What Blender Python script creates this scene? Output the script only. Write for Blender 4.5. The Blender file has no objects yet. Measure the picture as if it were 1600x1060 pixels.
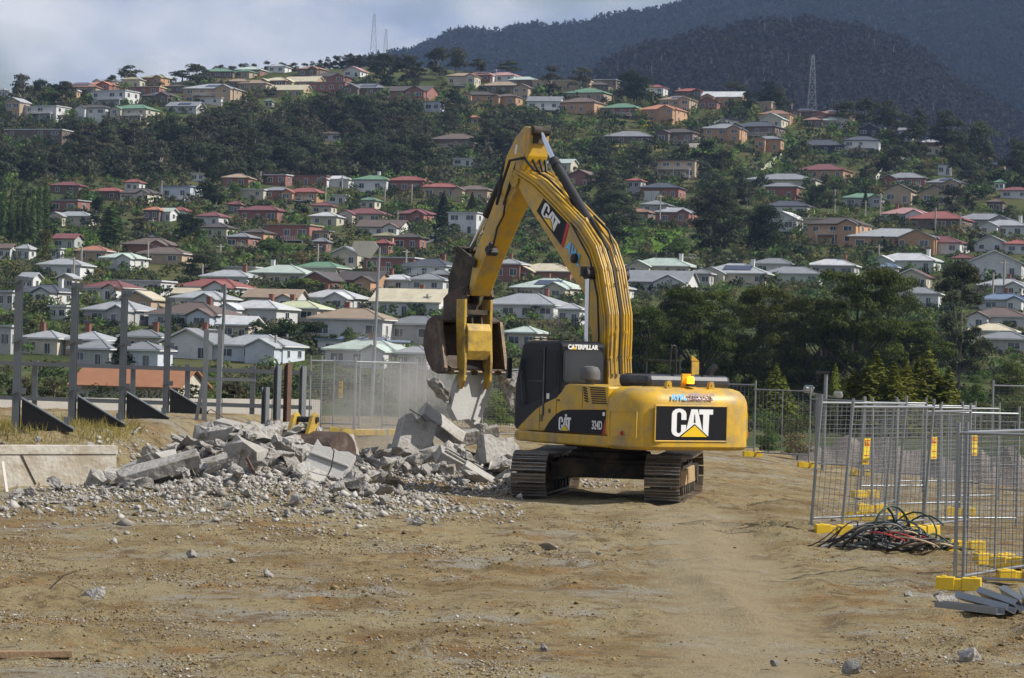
import bpy, bmesh, math, random
import numpy as np
from mathutils import Vector, Matrix, Euler
SC = bpy.context.scene
COL = SC.collection
rad = math.radians

# ---------------------------------------------------------------- camera, sky, sun, exposure
HAZE_D = 0.000072
FPX, ROLL, CAMH = 4000.0, rad(1.5), 3.0          # focal length in photo pixels, camera roll, eye height
RI = (math.cos(ROLL), 0, math.sin(ROLL)); UP = (-math.sin(ROLL), 0, math.cos(ROLL))
cd = bpy.data.cameras.new('camera'); cam = bpy.data.objects.new('camera', cd); COL.objects.link(cam)
cd.sensor_width = 36; cd.lens = 36 * FPX / 1600; cd.shift_y = 30 / 1600; cd.clip_start = 0.5; cd.clip_end = 12000
cam.matrix_world = Matrix(((RI[0], UP[0], 0, 0), (0, 0, -1, 0), (RI[2], UP[2], 0, CAMH), (0, 0, 0, 1)))
SC.camera = cam
SUN_EL, SUN_AZ = rad(42), rad(97)                # azimuth from +Y clockwise: almost due +X, a touch behind the camera
sdir = Vector((math.sin(SUN_AZ) * math.cos(SUN_EL), math.cos(SUN_AZ) * math.cos(SUN_EL), math.sin(SUN_EL)))
sl = bpy.data.lights.new('sun', 'SUN'); sl.energy = 5.0; sl.angle = rad(0.55); sl.color = (1.0, 0.95, 0.87)
so = bpy.data.objects.new('sun', sl); COL.objects.link(so); so.location = sdir * 400; so.rotation_euler = sdir.to_track_quat('Z', 'Y').to_euler()
W = bpy.data.worlds.new('World'); SC.world = W; W.use_nodes = True
wn, wl = W.node_tree.nodes, W.node_tree.links
wn.clear()
wo = wn.new('ShaderNodeOutputWorld'); bg = wn.new('ShaderNodeBackground'); bg.inputs[1].default_value = 0.062
sky = wn.new('ShaderNodeTexSky'); sky.sky_type = 'NISHITA'; sky.sun_disc = False
sky.sun_elevation = SUN_EL; sky.sun_rotation = SUN_AZ; sky.air_density = 1.3; sky.dust_density = 1.5
tc = wn.new('ShaderNodeTexCoord'); mp = wn.new('ShaderNodeMapping'); mp.inputs['Scale'].default_value = (5.2, 5.2, 9.5); mp.inputs['Location'].default_value = (1.35, 0.2, 0.4)
n1 = wn.new('ShaderNodeTexNoise'); n1.inputs['Scale'].default_value = 1.6; n1.inputs['Detail'].default_value = 6; n1.inputs['Roughness'].default_value = 0.5
cr = wn.new('ShaderNodeValToRGB'); cr.color_ramp.elements[0].position = 0.36; cr.color_ramp.elements[1].position = 0.54
n2 = wn.new('ShaderNodeTexNoise'); n2.inputs['Scale'].default_value = 2.6; n2.inputs['Detail'].default_value = 5
cc = wn.new('ShaderNodeValToRGB'); cc.color_ramp.elements[0].position = 0.36; cc.color_ramp.elements[1].position = 0.66
cc.color_ramp.elements[0].color = (4.4, 5.5, 7.9, 1); cc.color_ramp.elements[1].color = (10.8, 10.9, 11.3, 1)
mx = wn.new('ShaderNodeMix'); mx.data_type = 'RGBA'
wl.new(tc.outputs['Generated'], mp.inputs[0]); wl.new(mp.outputs[0], n1.inputs['Vector']); wl.new(mp.outputs[0], n2.inputs['Vector'])
wl.new(n1.outputs[0], cr.inputs[0]); wl.new(n2.outputs[0], cc.inputs[0])
wl.new(cr.outputs[0], mx.inputs[0]); wl.new(sky.outputs[0], mx.inputs[6]); wl.new(cc.outputs[0], mx.inputs[7])
wl.new(mx.outputs[2], bg.inputs[0]); wl.new(bg.outputs[0], wo.inputs[0])
SC.view_settings.view_transform = 'Standard'; SC.view_settings.look = 'None'; SC.view_settings.exposure = 0.22; SC.view_settings.gamma = 1
SC.render.engine = 'CYCLES'
SC.cycles.use_denoising = True; SC.cycles.max_bounces = 6; SC.cycles.diffuse_bounces = 2; SC.cycles.glossy_bounces = 2
SC.cycles.transmission_bounces = 4; SC.cycles.transparent_max_bounces = 8; SC.cycles.volume_bounces = 0
SC.cycles.use_adaptive_sampling = True; SC.cycles.adaptive_threshold = 0.02; SC.cycles.sample_clamp_indirect = 6

# ---------------------------------------------------------------- pixel helpers (photo pixels -> points in the place)
def ray(u, v):
    X = (u - 800) / FPX; Y = (560 - v) / FPX
    return (X * RI[0] + Y * UP[0], 1.0, X * RI[2] + Y * UP[2])
def at(u, v, D):
    d = ray(u, v); return Vector((d[0] * D, D, CAMH + d[2] * D))
def proj(x, y, z):
    z -= CAMH
    return 800 + FPX * (x * RI[0] + z * RI[2]) / y, 560 - FPX * (x * UP[0] + z * UP[2]) / y

# ---------------------------------------------------------------- materials
MATS = {}
def islandmat(name, lo, hi):
    m = bpy.data.materials.new(name); m.use_nodes = True; MATS[name] = m; n, l = m.node_tree.nodes, m.node_tree.links; b = n['Principled BSDF']; b.inputs['Roughness'].default_value = 0.95; b.inputs['Specular IOR Level'].default_value = 0.1
    g = n.new('ShaderNodeNewGeometry'); k = n.new('ShaderNodeMix'); k.data_type = 'RGBA'; k.inputs[6].default_value = (*lo, 1); k.inputs[7].default_value = (*hi, 1); l.new(g.outputs['Random Per Island'], k.inputs[0]); l.new(k.outputs[2], b.inputs['Base Color']); return m
def mat(name, col, rough=0.7, metal=0.0, var=0.15, vs=2.0, bump=0.0, bs=30.0, rnd=0.0, coat=0.0, spec=0.5, dirt=None, dcov=0.5, ds=3.0, wave=None, emit=None):
    if name in MATS: return MATS[name]
    m = bpy.data.materials.new(name); m.use_nodes = True; MATS[name] = m
    n, l = m.node_tree.nodes, m.node_tree.links
    b = n['Principled BSDF']; b.inputs['Roughness'].default_value = rough; b.inputs['Metallic'].default_value = metal
    b.inputs['Specular IOR Level'].default_value = spec; b.inputs['Coat Weight'].default_value = coat; b.inputs['Coat Roughness'].default_value = 0.15
    t = n.new('ShaderNodeTexCoord'); nz = n.new('ShaderNodeTexNoise'); nz.inputs['Scale'].default_value = vs; nz.inputs['Detail'].default_value = 8; nz.inputs['Roughness'].default_value = 0.6
    l.new(t.outputs['Object'], nz.inputs['Vector'])
    mr = n.new('ShaderNodeMapRange'); mr.inputs[1].default_value = 0.25; mr.inputs[2].default_value = 0.75; mr.inputs[3].default_value = 1 - var; mr.inputs[4].default_value = 1 + var
    l.new(nz.outputs[0], mr.inputs[0]); fac = mr.outputs[0]
    if rnd:
        oi = n.new('ShaderNodeObjectInfo'); m2 = n.new('ShaderNodeMapRange'); m2.inputs[3].default_value = 1 - rnd; m2.inputs[4].default_value = 1 + rnd
        l.new(oi.outputs['Random'], m2.inputs[0]); mu = n.new('ShaderNodeMath'); mu.operation = 'MULTIPLY'; l.new(fac, mu.inputs[0]); l.new(m2.outputs[0], mu.inputs[1]); fac = mu.outputs[0]
    vm = n.new('ShaderNodeVectorMath'); vm.operation = 'SCALE'; vm.inputs[0].default_value = col[:3]; l.new(fac, vm.inputs['Scale']); out = vm.outputs[0]
    if dirt:
        nd = n.new('ShaderNodeTexNoise'); nd.inputs['Scale'].default_value = ds; nd.inputs['Detail'].default_value = 9; nd.inputs['Roughness'].default_value = 0.68
        l.new(t.outputs['Object'], nd.inputs['Vector']); rp = n.new('ShaderNodeValToRGB'); rp.color_ramp.elements[0].position = 1 - dcov - 0.1; rp.color_ramp.elements[1].position = 1 - dcov + 0.12
        l.new(nd.outputs[0], rp.inputs[0]); mi = n.new('ShaderNodeMix'); mi.data_type = 'RGBA'; mi.inputs[7].default_value = (*dirt[:3], 1)
        l.new(rp.outputs[0], mi.inputs[0]); l.new(out, mi.inputs[6]); out = mi.outputs[2]
    l.new(out, b.inputs['Base Color'])
    h = None
    if bump:
        bn = n.new('ShaderNodeTexNoise'); bn.inputs['Scale'].default_value = bs; bn.inputs['Detail'].default_value = 6; l.new(t.outputs['Object'], bn.inputs['Vector']); h = bn.outputs[0]
    if wave:
        wv = n.new('ShaderNodeTexWave'); wv.bands_direction = wave[0]; wv.inputs['Scale'].default_value = wave[1]; l.new(t.outputs['Object'], wv.inputs['Vector']); h = wv.outputs[1]
    if h is not None:
        bp = n.new('ShaderNodeBump'); bp.inputs['Strength'].default_value = bump or wave[2]; bp.inputs['Distance'].default_value = 0.05
        l.new(h, bp.inputs['Height']); l.new(bp.outputs[0], b.inputs['Normal'])
    if emit:
        b.inputs['Emission Color'].default_value = (*emit[0], 1); b.inputs['Emission Strength'].default_value = emit[1]
    return m

def leafmat(name, dark, light, trans=0.25, rnd=0.25):
    if name in MATS: return MATS[name]
    m = bpy.data.materials.new(name); m.use_nodes = True; MATS[name] = m
    n, l = m.node_tree.nodes, m.node_tree.links; n.clear()
    o = n.new('ShaderNodeOutputMaterial'); g = n.new('ShaderNodeNewGeometry'); oi = n.new('ShaderNodeObjectInfo'); t = n.new('ShaderNodeTexCoord')
    nz = n.new('ShaderNodeTexNoise'); nz.inputs['Scale'].default_value = 0.55; nz.inputs['Detail'].default_value = 3; l.new(t.outputs['Object'], nz.inputs['Vector'])
    a = n.new('ShaderNodeMath'); a.operation = 'MULTIPLY_ADD'; a.inputs[1].default_value = 0.55; l.new(g.outputs['Random Per Island'], a.inputs[0])
    s = n.new('ShaderNodeMapRange'); s.inputs[1].default_value = 0.3; s.inputs[2].default_value = 0.7; s.inputs[3].default_value = 0; s.inputs[4].default_value = 0.45; l.new(nz.outputs[0], s.inputs[0]); l.new(s.outputs[0], a.inputs[2])
    mi = n.new('ShaderNodeMix'); mi.data_type = 'RGBA'; mi.inputs[6].default_value = (*dark, 1); mi.inputs[7].default_value = (*light, 1); l.new(a.outputs[0], mi.inputs[0])
    hs = n.new('ShaderNodeHueSaturation'); hr = n.new('ShaderNodeMapRange'); hr.inputs[3].default_value = 1 - rnd; hr.inputs[4].default_value = 1 + rnd; l.new(oi.outputs['Random'], hr.inputs[0]); l.new(hr.outputs[0], hs.inputs['Value'])
    h2 = n.new('ShaderNodeMapRange'); h2.inputs[3].default_value = 0.485; h2.inputs[4].default_value = 0.515; l.new(oi.outputs['Random'], h2.inputs[0]); l.new(h2.outputs[0], hs.inputs['Hue'])
    l.new(mi.outputs[2], hs.inputs['Color'])
    d = n.new('ShaderNodeBsdfDiffuse'); tr = n.new('ShaderNodeBsdfTranslucent'); ms = n.new('ShaderNodeMixShader'); ms.inputs[0].default_value = trans
    l.new(hs.outputs[0], d.inputs[0]); l.new(hs.outputs[0], tr.inputs[0]); l.new(d.outputs[0], ms.inputs[1]); l.new(tr.outputs[0], ms.inputs[2]); l.new(ms.outputs[0], o.inputs[0])
    return m

# ---------------------------------------------------------------- mesh helpers
class MB:
    def __init__(s): s.v = []; s.f = []; s.m = []
    def add(s, vs, fs, mi=0):
        o = len(s.v); s.v += [tuple(p) for p in vs]; s.f += [tuple(i + o for i in f) for f in fs]; s.m += [mi] * len(fs); return s
    def box(s, c, d, rot=None, mi=0):
        P = [Vector((x * d[0] / 2, y * d[1] / 2, z * d[2] / 2)) for z in (-1, 1) for y in (-1, 1) for x in (-1, 1)]
        if rot is not None:
            R = rot if isinstance(rot, Matrix) else Euler(rot).to_matrix(); P = [R @ p for p in P]
        return s.add([p + Vector(c) for p in P], [(0, 2, 3, 1), (4, 5, 7, 6), (0, 1, 5, 4), (2, 6, 7, 3), (0, 4, 6, 2), (1, 3, 7, 5)], mi)
    def bar(s, a, b, w, h=None, mi=0, upv=(0, 0, 1)):
        a, b = Vector(a), Vector(b); h = h or w; d = (b - a); L = d.length; d.normalize(); u = Vector(upv)
        if abs(d.dot(u)) > 0.95: u = Vector((0, 1, 0))
        sx = d.cross(u).normalized(); sz = sx.cross(d)
        return s.box((a + b) / 2, (w, L, h), Matrix((sx, d, sz)).transposed(), mi)
    def prism(s, prof, x0, x1, mi=0, axis='x'):
        n = len(prof); A = sum(prof[i][0] * prof[(i + 1) % n][1] - prof[(i + 1) % n][0] * prof[i][1] for i in range(n))
        if A < 0: prof = prof[::-1]
        P = [(x0, a, b) for a, b in prof] + [(x1, a, b) for a, b in prof]
        F = [tuple(range(n))[::-1], tuple(range(n, 2 * n))] + [(i, (i + 1) % n, n + (i + 1) % n, n + i) for i in range(n)]
        if axis == 'y': P = [(a, -x, b) for x, a, b in P]
        if axis == 'z': P = [(a, b, x) for x, a, b in P]
        return s.add(P, F, mi)
    def tube(s, pts, r, n=8, mi=0, caps=True, r2=None):
        pts = [Vector(p) for p in pts]; rings = []; k = len(pts); pn = None
        for i, p in enumerate(pts):
            d = (pts[min(i + 1, k - 1)] - pts[max(i - 1, 0)]).normalized()
            if pn is None:
                a = Vector((0, 0, 1)) if abs(d.z) < 0.9 else Vector((1, 0, 0)); pn = d.cross(a).normalized()
            pn = (pn - d * pn.dot(d)).normalized(); q = d.cross(pn); rr = r if r2 is None else r + (r2 - r) * i / (k - 1)
            rings.append([p + (pn * math.cos(2 * math.pi * j / n) + q * math.sin(2 * math.pi * j / n)) * rr for j in range(n)])
        V = [p for R in rings for p in R]
        F = [(i * n + j, i * n + (j + 1) % n, (i + 1) * n + (j + 1) % n, (i + 1) * n + j) for i in range(k - 1) for j in range(n)]
        if caps: F += [tuple(range(n))[::-1], tuple(range((k - 1) * n, k * n))]
        return s.add(V, F, mi)
    def lathe(s, prof, n=16, c=(0, 0, 0), mi=0):
        V = []; F = []
        for r, z in prof: V += [(c[0] + r * math.cos(2 * math.pi * j / n), c[1] + r * math.sin(2 * math.pi * j / n), c[2] + z) for j in range(n)]
        for i in range(len(prof) - 1): F += [(i * n + j, i * n + (j + 1) % n, (i + 1) * n + (j + 1) % n, (i + 1) * n + j) for j in range(n)]
        F += [tuple(range(n))[::-1], tuple(range((len(prof) - 1) * n, len(prof) * n))]
        return s.add(V, F, mi)
    def mesh(s, name, smooth=None):
        me = bpy.data.meshes.new(name); me.from_pydata(s.v, [], s.f)
        if len(set(s.m)) > 1: me.polygons.foreach_set('material_index', s.m)
        me.update()
        if smooth:
            me.shade_smooth(); me.set_sharp_from_angle(angle=rad(smooth))
        return me

def tag(o, label=None, cat=None, group=None, kind=None):
    if label: o['label'] = label
    if cat: o['category'] = cat
    if group: o['group'] = group
    if kind: o['kind'] = kind
    return o
def link(name, me, parent=None, loc=None, rot=None, scale=None):
    o = bpy.data.objects.new(name, me); COL.objects.link(o)
    if parent: o.parent = parent
    if loc is not None: o.location = loc
    if rot is not None: o.rotation_euler = rot
    if scale is not None: o.scale = scale if hasattr(scale, '__len__') else (scale,) * 3
    return o
def ob(name, mb, m, parent=None, loc=None, rot=None, smooth=None, bevel=None, **k):
    me = mb.mesh(name, smooth)
    for x in (m if isinstance(m, (list, tuple)) else [m]): me.materials.append(x)
    o = link(name, me, parent, loc, rot)
    if bevel:
        b = o.modifiers.new('bevel', 'BEVEL'); b.width = bevel; b.segments = 2; b.limit_method = 'ANGLE'; b.angle_limit = rad(38)
    return tag(o, **k)
def empty(name, loc=(0, 0, 0), rot=(0, 0, 0), **k):
    o = bpy.data.objects.new(name, None); COL.objects.link(o); o.location = loc; o.rotation_euler = rot; o.empty_display_size = 0.3
    return tag(o, **k)
def npmesh(name, V, F, m=None, smooth=False):
    V = np.asarray(V, np.float32); F = np.asarray(F, np.int32); k = F.shape[1]; me = bpy.data.meshes.new(name)
    me.vertices.add(len(V)); me.vertices.foreach_set('co', V.ravel()); me.loops.add(F.size); me.loops.foreach_set('vertex_index', F.ravel())
    me.polygons.add(len(F)); me.polygons.foreach_set('loop_start', np.arange(0, F.size, k, dtype=np.int32))
    if smooth: me.polygons.foreach_set('use_smooth', np.ones(len(F), bool))
    me.update(calc_edges=True)
    if m: me.materials.append(m)
    return me
def grid_faces(nx, ny):
    i = np.arange(ny - 1)[:, None] * nx + np.arange(nx - 1)[None]; i = i.ravel()
    return np.stack([i, i + 1, i + nx + 1, i + nx], 1)

# value noise for terrain relief
_rs = np.random.RandomState(5); _T = _rs.rand(256, 256)
def vnoise(x, y):
    x = np.asarray(x, float); y = np.asarray(y, float); xi = np.floor(x).astype(int); yi = np.floor(y).astype(int); fx = x - xi; fy = y - yi
    fx = fx * fx * (3 - 2 * fx); fy = fy * fy * (3 - 2 * fy)
    g = lambda a, b: _T[a & 255, b & 255]
    return (g(xi, yi) * (1 - fx) + g(xi + 1, yi) * fx) * (1 - fy) + (g(xi, yi + 1) * (1 - fx) + g(xi + 1, yi + 1) * fx) * fy - 0.5
def fbm(x, y, o=4):
    return sum(vnoise(x * 2 ** k + 17 * k, y * 2 ** k + 31 * k) / 2 ** k for k in range(o))
def S(t):
    t = np.clip(t, 0, 1); return t * t * (3 - 2 * t)
def text_mesh(s, size, bold=0.0, ext=0.004):
    c = bpy.data.curves.new('txt', 'FONT'); c.body = s; c.size = size; c.extrude = ext; c.offset = bold; c.align_x = 'CENTER'; c.align_y = 'CENTER'; c.resolution_u = 3
    o = bpy.data.objects.new('txt', c); COL.objects.link(o); bpy.context.view_layer.update()
    me = bpy.data.meshes.new_from_object(o.evaluated_get(bpy.context.evaluated_depsgraph_get()))
    bpy.data.objects.remove(o); bpy.data.curves.remove(c); me.name = 'lettering'; return me

# ================================================================ GROUND, HILLSIDE, MOUNTAIN
def groundz(x, y, fine=False):
    x = np.asarray(x, float); y = np.asarray(y, float)
    g = 0.28 * S((y - 33) / 12) * S((9.5 - x) / 5)
    g = g + 0.36 * S((y - 58) / 12) * S((4 - x) / 8)
    g = g - 0.1 * np.maximum(0, x - 7.6) * S((y - 60) / 15)
    # rubble heaps
    g = g + 0.95 * np.exp(-(((x + 5.2) / 2.0) ** 2 + ((y - 52.6) / 3.8) ** 2) ** 1.3)
    g = g + 0.42 * np.exp(-(((x + 4.4) / 2.2) ** 2 + ((y - 46.8) / 3.0) ** 2))
    g = g + 0.42 * np.exp(-(((x + 1.5) / 2.1) ** 2 + ((y - 56.3) / 2.6) ** 2) ** 1.3)
    # raised platform behind the retaining wall
    xw = -7.66 + np.minimum(y - 50, 0) * 1.36 + np.maximum(y - 50, 0) * .12 - 0.2
    w = np.where(y < 50.2, 0.12, 0.12 + (y - 50.2) * 0.6); w = np.minimum(w, 2.4)
    p = S((xw - x) / w + 0.5) * S((74 - y) / 6)
    g = np.maximum(g, g * (1 - p) + p * (1.05 + 0.28 * S((xw - x) / 1.2)))
    if fine:
        lane = np.exp(-((x - 2.4 - .043 * (y - 24)) / 1.0) ** 4) * S((49 - y) / 4)
        rough = S((fbm(x * 0.45 + 4, y * 0.4 + 7, 3) + .22) / .5) * (1 - .85 * lane)
        g = g + 0.09 * fbm(x * 0.28, y * 0.22) + 0.05 * fbm(x * 1.3 + 9, y * 1.1) + (0.2 + rough) * (0.05 * np.maximum(0, fbm(x * 2.4, y * 2.1 + 3, 3) - .08) + 0.06 * fbm(x * 5.3, y * 4.7, 3))
        for mx_, my_, mr, mh in ((5.0, 27.6, .3, .1), (1.25, 28.6, .22, .12), (-1.2, 25.2, .5, .12), (-4.6, 26.3, .6, .1), (-1.9, 35.2, .4, .12), (.9, 33.9, .3, .07), (5.6, 31.0, .7, .06), (4.6, 42.6, .9, .1), (3.2, 45.2, .8, .05), (-5.5, 30.5, .9, .08), (6.2, 29.2, .4, .08)):
            g = g + mh * np.exp(-((x - mx_) ** 2 + ((y - my_) / 1.3) ** 2) / mr ** 2) * (1 + 2.2 * vnoise(x * 6, y * 6))
        # wheel and track ruts with crumbly edges
        for xr, wd, dp in ((1.9, .5, .04), (4.3, .55, .045), (5.6, .4, .035), (-.9, .5, .03)):
            xc = xr + 0.9 * np.sin((y - 20) * 0.07 + xr) ; d = np.abs(x - xc) / wd
            g = g - dp * np.exp(-d ** 4 * 2) * S((52 - y) / 10) + dp * 0.8 * np.exp(-((d - 1.25) * 3.2) ** 2) * S((52 - y) / 10) * (0.6 + 1.5 * vnoise(x * 3, y * 1.4))
    return g
def gz(x, y): return float(groundz(np.array([x]), np.array([y]))[0])

xs = np.concatenate([np.arange(-70, -14, 4), np.arange(-14, 11, 0.095), np.arange(11, 22, 0.5), np.arange(22, 71, 4)])
ys = np.concatenate([np.arange(-40, 20, 4), np.arange(20, 46, 0.075), np.arange(46, 60, 0.13), np.arange(60, 99, 0.4)])
X, Y = np.meshgrid(xs, ys); Z = groundz(X, Y, True)
def groundmat():
    m = bpy.data.materials.new('site_dirt'); m.use_nodes = True; n, l = m.node_tree.nodes, m.node_tree.links; b = n['Principled BSDF']; b.inputs['Roughness'].default_value = 0.95; b.inputs['Specular IOR Level'].default_value = 0.1
    t = n.new('ShaderNodeTexCoord')
    def noise(sc, det=6, ro=0.6, stretch=None):
        k = n.new('ShaderNodeTexNoise'); k.inputs['Scale'].default_value = sc; k.inputs['Detail'].default_value = det; k.inputs['Roughness'].default_value = ro
        if stretch:
            mpp = n.new('ShaderNodeMapping'); mpp.inputs['Scale'].default_value = stretch; l.new(t.outputs['Object'], mpp.inputs[0]); l.new(mpp.outputs[0], k.inputs['Vector'])
        else: l.new(t.outputs['Object'], k.inputs['Vector'])
        return k.outputs[0]
    def ramp(f, a, bb):
        r = n.new('ShaderNodeMapRange'); r.interpolation_type = 'SMOOTHSTEP'; r.inputs[1].default_value = a; r.inputs[2].default_value = bb; l.new(f, r.inputs[0]); return r.outputs[0]
    def mix(f, a, c):
        k = n.new('ShaderNodeMix'); k.data_type = 'RGBA'; l.new(f, k.inputs[0])
        for i, q in ((6, a), (7, c)):
            if isinstance(q, tuple): k.inputs[i].default_value = (*q, 1)
            else: l.new(q, k.inputs[i])
        return k.outputs[2]
    big = noise(0.16, 4); mid = noise(0.7, 6, 0.65); fine = noise(6, 8, 0.7); grit = noise(28, 4, 0.8)
    c = mix(ramp(mid, 0.35, 0.62), (0.299, 0.207, 0.092), (0.447, 0.355, 0.194))
    c = mix(ramp(big, 0.42, 0.62), c, mix(ramp(fine, 0.3, 0.7), (0.425, 0.340, 0.184), (0.530, 0.443, 0.261)))
    st = noise(0.42, 9, 0.72); c = mix(ramp(st, 0.50, 0.64), c, mix(ramp(fine, 0.42, 0.6), (0.376, 0.343, 0.276), (0.547, 0.519, 0.441)))
    st2 = noise(0.6, 9, 0.7); c = mix(ramp(st2, 0.51, 0.64), c, mix(ramp(mid, .4, .6), (0.266, 0.158, 0.068), (0.427, 0.266, 0.107)))
    c = mix(ramp(fine, 0.50, 0.70), c, (0.190, 0.135, 0.067)); pt = noise(1.7, 10, 0.75); c = mix(ramp(pt, 0.52, 0.62), c, (0.221, 0.161, 0.086)); gv = noise(0.9, 10, 0.78); c = mix(ramp(gv, 0.56, 0.66), c, (0.438, 0.405, 0.319)); c = mix(ramp(grit, 0.60, 0.68), c, (0.524, 0.498, 0.414)); c = mix(ramp(grit, 0.32, 0.42), (0.100, 0.074, 0.042), c)
    sp = n.new('ShaderNodeSeparateXYZ'); l.new(t.outputs['Object'], sp.inputs[0])
    def mth(op, a, b_, c_=None):
        k = n.new('ShaderNodeMath'); k.operation = op
        for i, q in enumerate((a, b_, c_)):
            if q is None: continue
            if isinstance(q, (int, float)): k.inputs[i].default_value = q
            else: l.new(q, k.inputs[i])
        return k.outputs[0]
    ln = mth('ABSOLUTE', mth('SUBTRACT', sp.outputs[0], mth('MULTIPLY_ADD', sp.outputs[1], .043, 1.37)), 0.0)      # compacted haul lane worn by the machine
    ln = mth('MULTIPLY_ADD', mid, 1.5, mth('MULTIPLY_ADD', st, .9, ln)); far_ = 0
    lf = mth('MULTIPLY', mth('SUBTRACT', 1.0, ramp(ln, 1.55, 2.35)), mth('SUBTRACT', 1.0, ramp(sp.outputs[1], 44, 52))); c = mix(mth('MULTIPLY', lf, .7), c, mix(ramp(fine, .3, .7), (0.443, 0.356, 0.220), (0.541, 0.449, 0.297)))
    c = mix(ramp(grit, 0.66, 0.74), c, (0.583, 0.561, 0.518)); l.new(c, b.inputs['Base Color'])
    ad = n.new('ShaderNodeMath'); ad.operation = 'ADD'; l.new(fine, ad.inputs[0]); l.new(grit, ad.inputs[1])
    bp = n.new('ShaderNodeBump'); bp.inputs['Strength'].default_value = 1.0; bp.inputs['Distance'].default_value = 0.11; l.new(ad.outputs[0], bp.inputs['Height']); l.new(bp.outputs[0], b.inputs['Normal'])
    return m
DIRT = groundmat()
tag(link('ground', npmesh('ground', np.stack([X, Y, Z], -1).reshape(-1, 3), grid_faces(len(xs), len(ys)), DIRT, True)), 'brown graded dirt of the demolition site', None, None, 'structure')

# hillside: e = elevation of the slope in photo pixels over the horizon at depth y, so z = 3 + e*y/4000
EY = np.array([95, 150, 220, 300, 350, 385, 420, 460, 500, 560, 620, 680, 740, 800, 860, 920, 1000, 1060, 1150.])
EE = np.array([-125, -110, -95, -62, -25, 6, 34, 68, 100, 145, 190, 232, 272, 318, 360, 400, 450, 480, 520.])
RU = np.array([-600, 0, 150, 300, 500, 650, 800, 950, 1100, 1200, 1300, 1400, 1500, 1600, 2000, 2400.])
RE = np.array([330, 385, 402, 426, 446, 450, 440, 425, 410, 396, 380, 360, 330, 290, 180, 120.])
def hillz(x, y):
    x = np.asarray(x, float); y = np.asarray(y, float); u = 800 + FPX * x / y
    er = np.interp(u, RU, RE); yr = np.interp(er, EE, EY); e = np.interp(np.minimum(y, yr), EY, EE)
    z = CAMH + e * np.minimum(y, yr) / FPX - 0.22 * np.maximum(0, y - yr)
    return z + (2.2 * fbm(x * 0.012, y * 0.012, 3) + 0.5 * fbm(x * 0.07, y * 0.07, 2)) * S((y - 330) / 120)
def hz(x, y): return float(hillz(np.array([x]), np.array([y]))[0])
YG = np.concatenate([np.arange(101, 300, 0.5), np.arange(300, 1110, 0.5)])
def hit(u, v, lo=101):
    """nearest point of the slope seen at a photo pixel"""
    d = ray(u, v); y = YG[YG >= lo]; diff = CAMH + d[2] * y - hillz(d[0] * y, y); k = np.argmax(diff <= 0)
    if diff[k] > 0: k = int(np.argmin(diff))
    y = float(y[k]); return Vector((d[0] * y, y, hz(d[0] * y, y)))
ya = np.concatenate([np.arange(98.6, 340, 6), np.arange(340, 1180, 4)]); aa = np.linspace(-0.42, 0.42, 190)
A, YY = np.meshgrid(aa, ya); XX = A * YY; ZZ = hillz(XX, YY)
ZZ[0] = groundz(XX[0], YY[0]) - 0.05
HILL = mat('hill_grass', (0.05, 0.066, 0.02), 0.95, var=0.4, vs=0.06, bump=0.6, bs=0.8, dirt=(0.12, 0.105, 0.045), dcov=0.44, ds=0.035, spec=0.1)
tag(link('hillside', npmesh('hillside', np.stack([XX, YY, ZZ], -1).reshape(-1, 3), grid_faces(len(aa), len(ya)), HILL, True)), 'suburban hillside of grass and earth', None, None, 'structure')

def farridge(name, su, se, y0, y1, e0, m, rough, label, nx=240, ny=60):
    """a wooded ridge: crest elevation given along the horizon, sloping up from depth y0 to y1"""
    t = np.linspace(0, 1.35, ny); a = np.linspace(-0.35, 0.45, nx); A, T = np.meshgrid(a, t)
    y = y0 + (y1 - y0) * T; ec = np.interp(800 + FPX * A, su, se); e = e0 + (ec - e0) * np.minimum(T, 1) ** 0.85
    z = CAMH + e * y / FPX - 0.35 * np.maximum(0, y - y1) + rough * fbm(A * 40, y * 0.006, 4) * S(T * 3)
    P = np.stack([A * y, y, z], -1); o = link(name, npmesh(name, P.reshape(-1, 3), grid_faces(nx, ny), m, True)); tag(o, label, None, None, 'structure'); return P
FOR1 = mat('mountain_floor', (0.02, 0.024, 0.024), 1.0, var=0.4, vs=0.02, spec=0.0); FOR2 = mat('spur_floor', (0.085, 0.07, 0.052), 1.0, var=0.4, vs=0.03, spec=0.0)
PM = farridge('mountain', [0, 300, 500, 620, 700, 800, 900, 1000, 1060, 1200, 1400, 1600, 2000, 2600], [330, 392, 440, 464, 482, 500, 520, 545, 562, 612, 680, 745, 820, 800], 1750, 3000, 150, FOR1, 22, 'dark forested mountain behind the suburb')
PS = farridge('hill_spur', [600, 780, 840, 900, 960, 1030, 1100, 1250, 1350, 1450, 1550, 1600, 1700, 1900], [300, 370, 408, 442, 474, 494, 506, 517, 505, 472, 410, 368, 290, 200], 1280, 1720, 180, FOR2, 14, 'brown scrubby spur in front of the mountain')

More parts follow.
